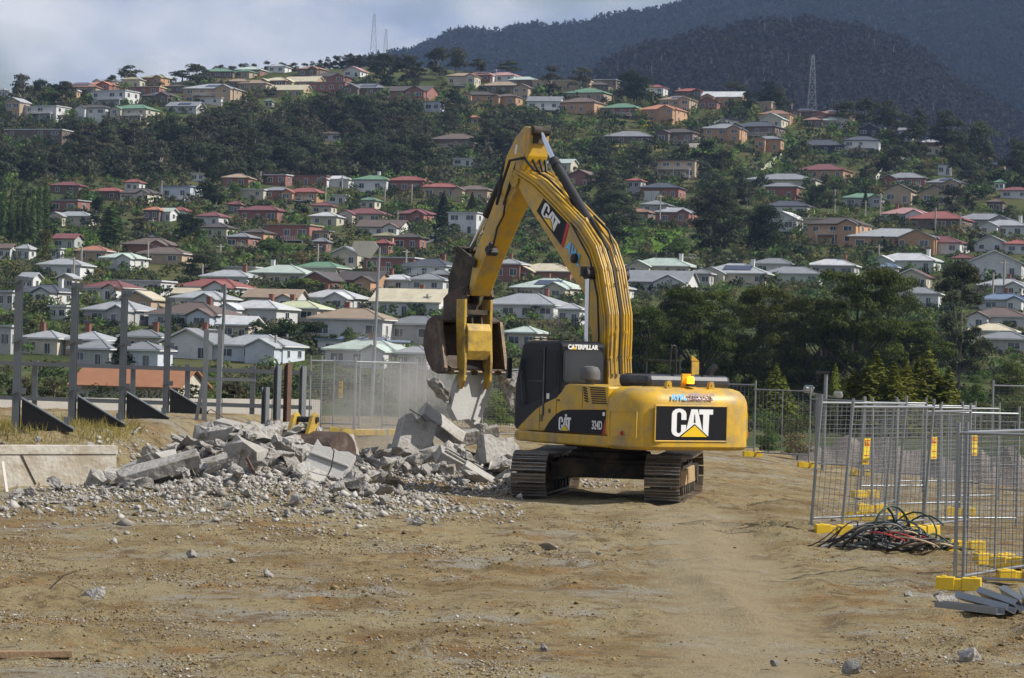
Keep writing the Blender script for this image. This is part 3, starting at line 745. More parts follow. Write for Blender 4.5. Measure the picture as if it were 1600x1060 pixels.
def bare_mesh():
    mb = MB()
    def br(p, d, L, r, k):
        q = p + d * L; mb.tube([p, (p + q) / 2 + Vector(rs.normal(0, .05 * L, 3)), q], r, 4, r2=r * .55, caps=False)
        if k:
            for _ in range(3): br(p + d * L * rs.uniform(.5, 1), (d + Vector(rs.normal(0, .5, 3))).normalized(), L * rs.uniform(.55, .75), r * .55, k - 1)
    br(Vector((0, 0, -.3)), Vector((0, 0, 1)), 3.2, .2, 5); me = mb.mesh('crown'); me.materials.append(LM['twig']); t = MB().tube([(0, 0, -.5), (0, 0, 3)], .24, 6, r2=.2).mesh('trunk'); t.materials.append(LM['twig']); VAR['bare'] = [(t, me)]
bare_mesh()
WREF = dict(biggum=8.2, bigdark=8.2, gum=7.2, gumb=6.6, dark=7.4, green=7.4, bright=7.4, olive=7.4, tan=7.4, bloom=7.4, poplar=2.1, cone=4.9, gold=4.6, pine=9.6, tallgum=6.2, bush=9.6, bare=7.0)
TN = dict(biggum='gum_tree', bigdark='evergreen_tree', gum='gum_tree', gumb='gum_tree', dark='evergreen_tree', green='leafy_tree', bright='leafy_tree', olive='leafy_tree', tan='leafy_tree', bloom='blossom_tree', poplar='poplar_tree', cone='cypress_tree', gold='conifer_tree', pine='pine_tree', tallgum='gum_tree', bush='shrub', bare='bare_tree')
ntree = [0]
def tree(kind, u, vb, hp, wp, label, group=None, lo=101, P=None):
    P = P or hit(u, vb, lo); m = P.y / FPX; h = hp * m / 10; w = wp * m / WREF[kind]; i = ntree[0]; ntree[0] += 1
    t = empty(TN[kind], P, (0, 0, rs.uniform(0, 6.28) if kind != 'bare' else 0)); t.scale = (w, w, h); tr, crn = VAR[kind][i % len(VAR[kind])]
    link('trunk', tr, t); link('crown', crn, t); tag(t, label, 'shrub' if kind == 'bush' else 'tree', group); return t
# --- the trees one can pick out
big = [('gum', 203, 126, 34, 44, 'dark round gum tree standing alone on the skyline'), ('gum', 175, 127, 21, 20, 'small gum tree beside the round skyline tree'), ('green', 252, 119, 15, 17, 'small green tree behind the olive-roofed hilltop house'),
 ('gum', 30, 153, 30, 34, 'gum tree between the hilltop houses above the tan gabled house'), ('dark', 62, 164, 42, 28, 'dark upright tree above the white terraced house'), ('gum', 98, 166, 40, 48, 'wide gum tree above the white terraced house'),
 ('gum', 306, 133, 34, 44, 'dark gum tree beside the green hilltop roof'), ('gum', 285, 121, 17, 40, 'low wide gum tree on the crest'), ('biggum', 600, 134, 52, 66, 'large gum tree above the dark brick hilltop house'), ('biggum', 642, 138, 52, 66, 'broad gum tree above the dark brick hilltop house'),
 ('gum', 683, 126, 54, 44, 'tall gum tree rising against the mountain'), ('gum', 712, 118, 46, 44, 'gum tree behind the cream balcony house'), ('gum', 748, 116, 25, 42, 'low gum behind the orange-roofed hilltop house'), ('gum', 796, 116, 24, 42, 'low gum behind the pink-roofed house'),
 ('gumb', 860, 152, 48, 52, 'spreading gum in front of the long cream-roofed house'), ('gumb', 908, 150, 46, 52, 'spreading gum above the green-roofed tan house'), ('bigdark', 986, 168, 60, 64, 'large dense tree between the green and white hilltop houses'),
 ('gum', 1147, 160, 36, 46, 'gum tree on the crest below the spur'), ('dark', 1200, 166, 46, 54, 'dark tree beside the tall lattice pylon'), ('gum', 1222, 172, 40, 40, 'gum tree beside the tall lattice pylon'), ('dark', 1166, 178, 36, 32, 'dark tree beside the white-roofed brick house'),
 ('gum', 1320, 178, 40, 50, 'gum tree behind the terracotta-roofed solar house'), ('gum', 1352, 193, 52, 54, 'gum tree on the falling skyline'), ('gum', 1388, 203, 58, 54, 'tall gum tree on the falling skyline'), ('gum', 1432, 215, 58, 44, 'gum tree above the hillside cabins'),
 ('gum', 1482, 240, 72, 56, 'big gum tree above the hillside cabins'), ('gum', 1532, 262, 76, 60, 'big gum tree beside the orange cabin'), ('gum', 1585, 268, 66, 60, 'gum tree at the wooded end of the hill'), ('gum', 1505, 292, 66, 56, 'gum tree above the solar-roofed tan house'), ('gum', 1428, 262, 72, 46, 'gum tree with a pale trunk above the grey-roofed brick house'),
 ('biggum', 956, 386, 92, 112, 'huge spreading gum tree above the green lawn'), ('gum', 950, 312, 54, 66, 'gum tree beside the brick gabled house'), ('biggum', 1116, 404, 112, 116, 'huge gum tree beside the lawn above the solar roof'), ('bigdark', 1196, 400, 84, 78, 'dense dark evergreen beside the huge gum tree'),
 ('bigdark', 293, 382, 52, 50, 'dense dark tree beside the brown-roofed cream house'), ('dark', 332, 327, 68, 52, 'tall dark evergreen below the bush belt'), ('poplar', 173, 388, 68, 40, 'broad bright green poplar beside the lawn'), ('dark', 152, 358, 54, 24, 'narrow dark tree behind the broad poplar'), ('gumb', 212, 370, 38, 44, 'brownish bare-looking tree beside the broad poplar'),
 ('olive', 68, 418, 62, 28, 'olive conifer at the end of the poplar row'), ('cone', 692, 359, 60, 36, 'large conical cypress beside the white cube house'), ('cone', 737, 338, 38, 22, 'small conical cypress above the white cube house'), ('biggum', 318, 442, 52, 78, 'wide round olive tree above the red roof'), ('tan', 468, 422, 31, 34, 'rounded tan tree above the pale green roof'),
 ('dark', 398, 541, 40, 54, 'dark tree in front of the white-roofed house'), ('dark', 446, 542, 46, 62, 'dark tree between the pale grey and tan roofs'), ('dark', 494, 542, 42, 54, 'dark tree beside the tan-roofed white house'), ('cone', 187, 572, 48, 60, 'dark conical tree between the grey-roofed houses'),
 ('bare', 172, 474, 52, 66, 'leafless brown tree in front of the maroon roof'), ('bare', 858, 548, 96, 66, 'leafless tree beside the boom'), ('bare', 1240, 372, 58, 60, 'leafless pale tree beside the red brick house'), ('bright', 475, 460, 26, 70, 'bright green hedge tree beside the dark brown roofs'), ('green', 545, 560, 50, 40, 'green tree in front of the tan-roofed white house'),
 ('green', 365, 310, 24, 30, 'green tree above the cream flat house'), ('green', 585, 272, 25, 24, 'pointed green tree above the green-roofed white house'), ('gum', 760, 240, 54, 62, 'gum tree beside the long brown ranch roof'), ('gum', 650, 265, 40, 50, 'gum tree below the long brown ranch roof'), ('tan', 1015, 408, 24, 30, 'tan shrub tree at the foot of the lawn'),
 ('green', 1060, 412, 44, 48, 'rounded green tree at the foot of the lawn'), ('bloom', 1080, 420, 24, 44, 'white blossom tree behind the pale green roof'), ('bloom', 372, 398, 20, 36, 'pale blossom tree below the red brick house'), ('green', 420, 400, 28, 60, 'green tree below the orange brick house'), ('gum', 1490, 330, 40, 50, 'gum tree below the tan gabled houses'),
 ('cone', 1352, 326, 30, 14, 'small cypress beside the green roof'), ('dark', 1280, 320, 32, 30, 'dark tree beside the charcoal-roofed white house'), ('dark', 1516, 398, 34, 18, 'narrow dark cypress beside the white gabled house'), ('dark', 556, 330, 30, 14, 'row cypress beside the small green roof')]
for k, u, v, hp, wp, lb in big: tree(k, u, v, hp, wp, lb, lo=300)
for pk, (u, v, hp) in enumerate(((5, 384, 96), (16, 384, 88), (28, 382, 80), (39, 384, 76), (50, 386, 74), (60, 368, 78), (71, 362, 78))): tree('poplar', u, v, hp, 15, 'tall columnar poplar, %s from the olive conifer in the close row' % ('seventh', 'sixth', 'fifth', 'fourth', 'third', 'second', 'first')[pk], 'poplar row', lo=300)
# --- pines, conifers and shrubs on the flat behind the site fence
for a in [('pine', 1335, 655, 238, 158, 'largest spreading pine behind the golden conifers'), ('pine', 1418, 648, 150, 140, 'low wide pine beside the tall gum tree'), ('pine', 1190, 650, 205, 128, 'open-branched pine behind the yellow counterweight'), ('pine', 1092, 648, 200, 128, 'dense pine above the engine hood'),
 ('pine', 1012, 642, 165, 112, 'pine beside the raised boom'), ('pine', 1255, 652, 190, 118, 'pine between the open-branched pine and the largest pine'), ('biggum', 860, 640, 105, 120, 'low olive gum behind the cab roof'), ('biggum', 1050, 630, 175, 110, 'olive gum tree between boom and engine hood'), ('pine', 1140, 632, 170, 96, 'pine above the amber beacon'), ('biggum', 1222, 630, 175, 110, 'olive gum tree behind the open-branched pine'), ('pine', 1285, 634, 168, 90, 'dark pine behind the slender golden conifer'), ('pine', 1385, 632, 205, 120, 'tall pine joining the largest pine'), ('biggum', 985, 628, 130, 90, 'low olive gum beside the boom pipes'), ('bush', 1450, 640, 70, 80, 'green shrub below the tall gum'), ('tallgum', 1497, 628, 215, 100, 'tall pale-trunked gum tree beside the pines'),
 ('gold', 1210, 672, 106, 100, 'golden conifer behind the single fence panel beside the excavator'), ('gold', 1303, 672, 106, 66, 'slender golden conifer behind the camera pole'), ('gold', 1366, 684, 136, 140, 'golden conifer with the widest skirt in the row'), ('gold', 1412, 684, 124, 116, 'golden conifer in the middle of the row'), ('gold', 1447, 684, 146, 130, 'tallest golden conifer in the row'),
 ('bush', 1523, 650, 66, 62, 'bright green rounded shrub beside the tall gum'), ('bush', 1576, 645, 84, 80, 'large bright green shrub at the end of the conifers'), ('olive', 1478, 672, 52, 60, 'olive shrub tree in front of the low wide pine'), ('olive', 1530, 668, 40, 60, 'dull olive shrub in front of the bright shrubs'), ('olive', 1590, 668, 44, 60, 'brownish shrub below the large bright shrub')]: tree(*a, lo=104)
for k, u, v, hp, wp, D, lb in [('tan', 1246, 714, 44, 58, 88, 'tan flowering shrub behind the single fence panel'), ('bush', 1200, 708, 50, 60, 92, 'green shrub behind the counterweight'), ('bush', 772, 676, 62, 96, 86, 'green bushes behind the cab'), ('olive', 735, 676, 50, 50, 88, 'olive shrub behind the gripped concrete'),
 ('gumb', 30, 628, 72, 70, 118, 'brown-green scrub tree behind the pale wall, beside the tall steel column'), ('gumb', 85, 630, 64, 60, 122, 'brown-green scrub tree behind the pale wall, before the terracotta roof'), ('gumb', 300, 632, 66, 60, 118, 'brown-green scrub tree behind the steel box frame'), ('gumb', 365, 634, 70, 70, 116, 'brown-green scrub tree behind the short steel posts'), ('gumb', 430, 636, 66, 66, 118, 'scrub tree behind the rusty steel post'), ('green', 465, 650, 60, 40, 108, 'green bush at the end of the pale wall'), ('olive', 150, 632, 40, 60, 112, 'low scrub in front of the terracotta roof'), ('olive', 580, 648, 50, 90, 112, 'scrub behind the mesh fence panels'), ('green', 650, 640, 44, 60, 116, 'green scrub behind the dust')]:
    p = at(u, v, D); p.z = gz(p.x, p.y) if D < 98 else hz(p.x, p.y); tree(k, u, v, hp, wp, lb, P=p)
# --- random placing that leaves the houses in view
def blocked(u, v, hp, wp, D, slack=.22):
    for a0, a1, b0, b1, hd in HR:
        if hd > D + 1:
            ou = min(u + wp / 2, a1) - max(u - wp / 2, a0); ov_ = min(v, b1) - max(v - hp, b0)
            if ou > 0 and ov_ > 0 and ou * ov_ > slack * (a1 - a0) * (b1 - b0): return True
        elif ou_in(u, v, a0, a1, b1, D, hd): return True
    return False
def ou_in(u, v, a0, a1, b1, D, hd): return a0 - 2 < u < a1 + 2 and abs(D - hd) < 9
r2 = random.Random(4)
ROADS = []
cnt = 0; tries = 0
while cnt < 150 and tries < 4000:      # the bush belt under the crest
    tries += 1; u = r2.uniform(-10, 830); v = r2.uniform(178, 286)
    if u > 700 and v > 262: continue
    hp = r2.uniform(36, 62); wp = hp * r2.uniform(.72, 1.0); P = hit(u, v, 300)
    if blocked(u, v, hp, wp, P.y, .12): continue
    k = r2.choice(['gum', 'gum', 'gumb', 'dark', 'gum', 'gumb']); tree(k, u, v, hp, wp, {'gum': 'olive-green gum tree in the bush belt, ', 'gumb': 'brownish thin-crowned gum in the bush belt, ', 'dark': 'dark evergreen in the bush belt, '}[k] + nbh(P), 'bush belt trees', P=P); cnt += 1
for i in range(46):                     # crest line
    u = 318 + i * 7.2 + r2.uniform(-4, 4); vr = 560 - (800 - u) * .026 - np.interp(u, RU, RE) + 3; P = hit(u, vr, 300); P.y += 14; P.z = hz(P.x, P.y); tree('gumb', u, vr, r2.uniform(20, 36), r2.uniform(17, 27), 'thin-crowned gum on the crest, ' + nbh(P), 'crest trees', P=P)
cnt = 0; tries = 0
while cnt < 60 and tries < 4000:
    tries += 1; u = r2.uniform(880, 1610); v = r2.uniform(190, 345)
    if u < 1300 and v < 240: continue
    hp = r2.uniform(30, 56); wp = hp * r2.uniform(.8, 1.1); P = hit(u, v, 300)
    if blocked(u, v, hp, wp, P.y, .1): continue
    k = r2.choice(['gum', 'dark', 'gum']); tree(k, u, v, hp, wp, {'gum': 'open olive-green garden tree ', 'dark': 'dense dark garden tree '}[k] + nbh(P), 'garden trees', P=P); cnt += 1
# --- garden shrubs and hedges: nobody could count them
def shrub_field(name, label, kinds, n, area, hrange, wr, nl, size, lo=300, slack=.1):
    Vs, Fs, off = {}, {}, {}
    got = tr = 0
    while got < n and tr < n * 8:
        tr += 1; u, v = area(); hp = r2.uniform(*hrange); wp = hp * r2.uniform(*wr); P = hit(u, v, lo)
        if blocked(u, v, hp, wp, P.y, slack): continue
        m = P.y / FPX; h, w = hp * m, wp * m; k = r2.choice(kinds)
        B = [(r2.uniform(-.3, .3) * w, r2.uniform(-.3, .3) * w, h * r2.uniform(.12, .6), w * .32, w * .32, h * .38) for _ in range(4)]; V, F = cloud(B, nl, size * (h + w) / 2)
        V = V + np.array(P); Vs.setdefault(k, []).append(V); o = off.get(k, 0); Fs.setdefault(k, []).append(F + o); off[k] = o + len(V); got += 1
    me = npmesh(name, np.concatenate([v for k in Vs for v in Vs[k]]), np.concatenate([np.concatenate(Fs[k]) + sum(off[j] for j in list(Vs)[:i]) for i, k in enumerate(Vs)]))
    mi = np.concatenate([np.full(sum(len(f) for f in Fs[k]), i, np.int32) for i, k in enumerate(Vs)])
    for k in Vs: me.materials.append(LM[k])
    me.polygons.foreach_set('material_index', mi); return tag(link(name, me), label, None, None, 'stuff')
def a1():
    u = r2.uniform(-5, 1605); e = r2.uniform(-15, 420); return u, 560 - (800 - u) * .026 - min(e, np.interp(u, RU, RE) - 8)
shrub_field('shrubbery', 'mixed garden shrubs and hedges between the hillside houses', ['green'] * 8 + ['olive'] * 5 + ['gum'] * 9 + ['dark'] * 8 + ['gumb'] * 4 + ['bright'] * 2 + ['tan'], 6000, a1, (9, 28), (.8, 1.5), 66, .155, slack=.27)
shrub_field('undergrowth', 'dense undergrowth filling the bush belt below the hilltop houses', ['gum', 'dark', 'gumb', 'gum'], 800, lambda: (r2.uniform(-10, 840), r2.uniform(176, 284)), (20, 38), (.8, 1.2), 110, .12, slack=.12)
shrub_field('wattle_scrub', 'yellow flowering scrub below the orange hilltop house', ['wattle'], 44, lambda: (r2.uniform(1008, 1085), r2.uniform(191, 205)) if r2.random() < .7 else (r2.choice((710, 730, 455, 1200, 960, 600, 1420)) + r2.uniform(-9, 9), r2.choice((142, 345, 200, 262, 340)) + r2.uniform(-4, 4)), (5, 9), (1, 1.8), 60, .17, slack=.4)
def a2(): return r2.uniform(-20, 1640), r2.uniform(584, 640)
shrub_field('scrub', 'low scrub and hedges along the foot of the hill', ['green', 'olive', 'dark', 'gum', 'gumb'], 520, a2, (14, 34), (1.1, 2.0), 130, .1, lo=104, slack=.3)
shrub_field('hedge_growth', 'unbroken low shrubs and weeds just behind the far site fence', ['green', 'olive', 'gum', 'green', 'dark', 'gumb'], 420, lambda: (r2.uniform(700, 1640), r2.uniform(640, 684)), (20, 44), (1.1, 2.0), 330, .065, lo=101, slack=9)
# --- wooded mountain and spur: one mass each
def forest(name, label, P, n, hr_, leafs, nl, ratio, seed, cull):
    R = np.random.RandomState(seed); ny, nx, _ = P.shape; Vs = []; out = 0
    base = []
    for q in range(6):
        k = nl; z = R.uniform(.12, 1, k); rr = ratio * np.sin(np.clip(z, .02, 1) ** .8 * 3.0 + .1) ** .8; rr = np.nan_to_num(np.abs(rr)); a = R.uniform(0, 6.28, k); p = np.stack([rr * np.cos(a), rr * np.sin(a), z], 1); nn = np.stack([np.cos(a), np.sin(a), np.full(k, .5)], 1)
        nn += R.normal(0, .5, nn.shape); nn /= np.linalg.norm(nn, axis=1, keepdims=True); t = np.cross(nn, R.normal(0, 1, nn.shape)); t /= np.linalg.norm(t, axis=1, keepdims=True); b = np.cross(nn, t); s = .17
        base.append(np.stack([p - t * s * .6, p + t * s * .6, p + b * s * 1.3], 1))
    got = 0
    while got < n:
        i = R.uniform(0, (ny - 1) * .76); j = R.uniform(0, nx - 1.01); a, c = int(i), int(j); fi, fj = i - a, j - c
        p = P[a, c] * (1 - fi) * (1 - fj) + P[a + 1, c] * fi * (1 - fj) + P[a, c + 1] * (1 - fi) * fj + P[a + 1, c + 1] * fi * fj
        u, v = proj(*p)
        if not cull(u, v): continue
        h = R.uniform(*hr_); T = base[got % 6].copy(); ang = R.uniform(0, 6.28); cs, sn = math.cos(ang), math.sin(ang)
        T = np.stack([T[..., 0] * cs - T[..., 1] * sn, T[..., 0] * sn + T[..., 1] * cs, T[..., 2]], -1) * h; Vs.append((T + p - np.array([0, 0, .06 * h])).reshape(-1, 3)); got += 1
    V = np.concatenate(Vs); F = np.arange(len(V)).reshape(-1, 3); tag(link(name, npmesh(name, V, F, LM[leafs])), label, None, None, 'stuff')
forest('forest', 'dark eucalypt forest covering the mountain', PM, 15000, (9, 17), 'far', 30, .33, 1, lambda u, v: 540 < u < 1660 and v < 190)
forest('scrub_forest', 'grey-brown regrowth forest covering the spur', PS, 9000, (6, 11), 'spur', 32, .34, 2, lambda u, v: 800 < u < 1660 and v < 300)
# pale dead trunks over the spur
dm = MB(); R = np.random.RandomState(8)
for q in range(420):
    i = R.uniform(5, 44); j = R.uniform(70, 200); p = PS[int(i), int(j)]; h = R.uniform(7, 14); dx, dy = R.normal(0, .8, 2); dm.tube([(p[0], p[1], p[2] - 1), (p[0] + dx, p[1] + dy, p[2] + h)], .22, 3, r2=.08, caps=False)
    dm.tube([(p[0] + dx * .6, p[1], p[2] + h * .6), (p[0] + dx * .6 + R.normal(0, 2), p[1], p[2] + h * .95)], .12, 3, r2=.05, caps=False)
ob('dead_branches', dm, mat('dead_wood', (.26, .24, .22), .9), kind='stuff', label='bleached dead trunks standing over the spur')

# ================================================================ EXCAVATOR
EXC, YAW = Vector((2.04, 51.3, 0.28)), rad(31)
YEL = mat('machine_yellow', (.58, .34, .012), .45, var=.12, vs=1.5, coat=.12, dirt=(.32, .235, .10), dcov=.46, ds=2.2, bump=.04, bs=40)
YELW = mat('worn_yellow', (.50, .32, .035), .6, var=.15, vs=2, dirt=(.16, .11, .06), dcov=.46, ds=3.2, bump=.15, bs=14)
BLK = mat('cab_black', (.009, .010, .015), .42, var=.15, spec=.25); RUB = mat('rubber_black', (.018, .018, .02), .6, var=.2); HOODM = mat('hood_black', (.03, .034, .044), .45, var=.12, dirt=(.09, .09, .09), dcov=.4, ds=2)
STEELD = mat('track_steel', (.085, .075, .065), .55, .5, var=.3, vs=5, dirt=(.2, .14, .08), dcov=.5, ds=4, bump=.3); FRAMED = mat('undercarriage_dark', (.03, .026, .022), .8, var=.3, dirt=(.12, .085, .05), dcov=.42, ds=2)
MUD = mat('caked_mud', (.36, .25, .13), .95, var=.25, vs=5, bump=.8, bs=12); CHROME = mat('chrome_rod', (.75, .77, .8), .18, 1.0, var=.05); RUST = mat('rusty_bucket', (.075, .05, .037), .7, .2, var=.3, vs=4, dirt=(.17, .135, .10), dcov=.4, ds=3, bump=.25)
WHT = mat('print_white', (.8, .8, .8), .5, var=.03); PBLK = mat('print_black', (.009, .009, .012), .5, var=.05, spec=.2); PYEL = mat('print_yellow', (.8, .52, .01), .45, var=.03); PRED = mat('print_red', (.5, .02, .03), .5, var=.05); PBLU = mat('print_blue', (.16, .48, .8), .5, var=.05)
CGLASS = mat('cab_glass', (.012, .014, .018), .3, var=.1, spec=.12); AMBER = mat('beacon_amber', (.8, .2, .01), .3, emit=((1, .28, .01), 4.5)); GREYP = mat('precleaner_grey', (.10, .10, .10), .7, var=.1); CGREY = mat('window_tint', (.045, .05, .056), .25, var=.15, spec=.3)
ex = empty('excavator', EXC, (0, 0, YAW), label='yellow and black tracked excavator with raised boom gripping broken concrete', cat='excavator')
def part(name, mb, m, parent=None, **k): return ob(name, mb, m, parent or ex, **k)
# --- undercarriage, turned the other way from the house
UR = -rad(41)
Ru = Matrix.Rotation(UR, 4, 'Z')
uf = MB(); uf.box((0, 0, .62), (1.9, 1.5, .32)); uf.box((0, .55, .55), (2.2, .55, .3)); uf.box((0, -.55, .55), (2.2, .55, .3)); uf.lathe([(.75, .76), (.8, .8), (.8, .92), (.68, .94)], 28); part('undercarriage_frame', uf, FRAMED, rot=(0, 0, UR), bevel=.03)
sr = MB().lathe([(.62, .9), (.7, .92), (.7, 1.0), (.95, 1.0), (.95, 1.07), (.5, 1.07)], 28); part('swing_ring', sr, FRAMED)
bl = MB().box((0, 0, 1.1), (1.7, 3.1, .16)); part('belly_plate', bl, FRAMED)
def track_path(n=50, R=.40, zc=.46, hl=1.86):
    per = 4 * hl + 2 * math.pi * R; out = []
    for i in range(n):
        s = per * i / n
        if s < 2 * hl: y, z, a = -hl + s, zc - R, 0
        elif s < 2 * hl + math.pi * R: t = (s - 2 * hl) / R; y, z, a = hl + R * math.sin(t), zc - R * math.cos(t), t
        elif s < 4 * hl + math.pi * R:
            q = (s - 2 * hl - math.pi * R); y, z, a = hl - q, zc + R - .05 * math.sin(math.pi * q / (2 * hl)), math.pi
        else: t = (s - 4 * hl - math.pi * R) / R; y, z, a = -hl - R * math.sin(t), zc + R * math.cos(t), math.pi + t
        out.append((y, z, a))
    return out
shm = MB(); SW = .68; pt = .199
shm.box((0, 0, -.022), (SW, pt * .93, .028)); shm.box((0, -pt * .36, -.055), (SW, .02, .045), mi=1); shm.box((0, 0, -.05), (SW, .018, .035), mi=1); shm.box((0, pt * .36, -.055), (SW, .02, .045), mi=1); shm.box((-.14, 0, .03), (.07, pt * .98, .075)); shm.box((.14, 0, .03), (.07, pt * .98, .075)); [shm.box((bx, by, -.045), (.045, .045, .03)) for bx in (-.14, .14) for by in (-.05, .06)]
SHOE = shm.mesh('track_shoe'); SHOE.materials.append(STEELD); SHOE.materials.append(mat('grouser_steel', (.22, .21, .2), .5, .6, var=.2, vs=6))
for sx in (-1, 1):
    tf = MB(); tf.prism([(-1.55, .2), (1.55, .2), (1.7, .45), (1.4, .66), (-1.4, .66), (-1.7, .45)], -.17, .17); tf.box((0, 0, .46), (.44, 2.2, .2))
    for yy in np.linspace(-1.4, 1.4, 8): tf.tube([(-.24, yy, .2), (.24, yy, .2)], .1, 10)
    for yy in (-.6, .6): tf.tube([(-.2, yy, .74), (.2, yy, .74)], .07, 10)
    t = part('track', tf, [FRAMED], loc=Ru @ Vector((sx * 1.295, 0, 0)), rot=(0, 0, UR))
    for yy, nm in ((-1.86, 'sprocket'), (1.86, 'idler_wheel')):
        w = MB().tube([(-.13, 0, 0), (.13, 0, 0)], .36, 20).tube([(-.26, 0, 0), (.26, 0, 0)], .2, 16)
        if nm == 'sprocket': [w.box((0, .37 * math.cos(q), .37 * math.sin(q)), (.08, .06, .06), (q, 0, 0)) for q in np.arange(0, 6.2, .42)]
        ob(nm, w, FRAMED, t, (0, yy, .46), smooth=40)
    ob('mud_guard', MB().prism([(-1.5, .3), (-.2, .3), (-.3, .6), (-1.3, .64)], sx * .19, sx * .27).prism([(.1, .3), (1.45, .3), (1.2, .64), (.1, .62)], sx * .19, sx * .26), MUD, t, bevel=.02)
    for (y, z, a) in track_path(): link('track_shoe', SHOE, t, (0, y, z), (a, 0, 0))
# --- house
body = MB(); body.prism([(1.34, 1.08), (1.42, 1.16), (1.36, 1.27), (-2.05, 1.29), (-2.05, 1.06), (1.2, 1.06)], -1.45, 1.45); part('skirt', body, YEL, bevel=.035)
swo = [(1.30, 1.285), (1.16, 1.40), (.85, 1.58), (.54, 1.75), (.2, 1.88), (-.18, 1.98), (-.38, 2.1), (-.5, 2.22), (-.62, 2.255), (-2.04, 2.225), (-2.04, 1.30)]
lp = part('side_panel', MB().prism(swo, -1.455, -.5), YEL, bevel=.03)
dec = [(.24, 1.295), (.02, 1.5), (-.2, 1.64), (-.42, 1.72), (-.64, 1.745), (-2.0, 1.785), (-1.98, 1.31)]
dp = ob('decal_panel', MB().prism(dec, -1.462, -1.456), PBLK, lp)
ob('decal_stripe', MB().prism([(-1.98, 1.312), (-1.90, 1.312), (-1.985, 1.6), (-2.0, 1.6)], -1.468, -1.463), PRED, lp)
gr = MB(); [gr.box((-1.457, -1.76 + .012 * i, 1.9 + .042 * i), (.012, .52, .022)) for i in range(8)]; [gr.box((-1.457, -1.3 + .012 * i, 1.93 + .05 * i), (.012, .13, .03), (rad(12), 0, 0)) for i in range(6)]; ob('vent_grille', gr, PBLK, lp)
sm_ = MB(); sm_.box((-1.457, -.28, 1.92), (.008, .1, .04)); sm_.box((-1.457, .34, 1.55), (.008, .1, .14)); sm_.tube([(-1.456, .05, 1.7), (-1.462, .05, 1.7)], .05, 10); [sm_.box((-1.457, y_, 1.6), (.006, .012, .55)) for y_ in (.42, )]; sm_.box((-1.457, -.2, 1.6), (.006, .012, .7)); sm_.box((-1.457, -1.15, 2.0), (.006, .012, .4)); ob('panel_fitting', sm_, mat('panel_seam', (.12, .08, .01), .6), lp)
st_ = MB(); st_.box((-1.463, -.58, 1.63), (.004, .07, .05)); st_.box((-1.463, -1.93, 1.7), (.004, .08, .07)); ob('sticker', st_, WHT, lp)
part('engine_housing', MB().box((.5, -1.45, 1.73), (1.9, 1.2, .9)).box((.98, .25, 1.6), (.94, 2.1, .66)), YEL, bevel=.04)
part('deck_box', MB().box((.98, .0, 2.02), (.9, 1.4, .2)), BLK, bevel=.03)
# counterweight, a rounded casting
half = [(1.45, -2.05), (1.45, -2.4), (1.40, -2.62), (1.28, -2.80), (1.08, -2.93), (.82, -2.995)]
outl = [(-x_, y_) for x_, y_ in half] + half[::-1]
def inset(pts, d):
    n = len(pts); out = []
    for i in range(n):
        p = Vector(pts[i]); a = Vector(pts[max(i - 1, 0)]); b = Vector(pts[min(i + 1, n - 1)]); t = (b - a).normalized(); nn = Vector((-t.y, t.x)); q = p + nn * d; out.append((q.x, min(q.y, -2.05)))
    return out
rings = [(1.05, .1), (1.07, .04), (1.12, .0), (1.9, .0), (2.0, .02), (2.1, .07), (2.19, .17), (2.235, .32), (2.25, .6)]
cwm = MB(); V = []; n0 = len(outl)
for z_, d_ in rings: V += [(x_, y_, z_) for x_, y_ in inset(outl, d_)]
F = [(i * n0 + j, i * n0 + j + 1, (i + 1) * n0 + j + 1, (i + 1) * n0 + j) for i in range(len(rings) - 1) for j in range(n0 - 1)]
F += [tuple(range(n0))[::-1], tuple(range((len(rings) - 1) * n0, len(rings) * n0)), tuple([i * n0 for i in range(len(rings))][::-1] + [i * n0 + n0 - 1 for i in range(len(rings))])]
cwm.add(V, F); cw = part('counterweight', cwm, YEL, smooth=35)
fr = MB()
for a_, b_ in (((-.99, 1.9), (.64, 1.9)), ((-.99, 1.23), (.64, 1.23))): fr.box(((a_[0] + b_[0]) / 2, -3.0, a_[1]), (1.69, .03, .03))
for x_ in (-.99 - .015, .64 + .015): fr.box((x_, -3.0, 1.565), (.03, .03, .70))
ob('panel_surround', fr, YEL, cw, bevel=.01)
ob('logo_panel', MB().box((-.175, -2.998, 1.565), (1.62, .012, .64)), PBLK, cw)
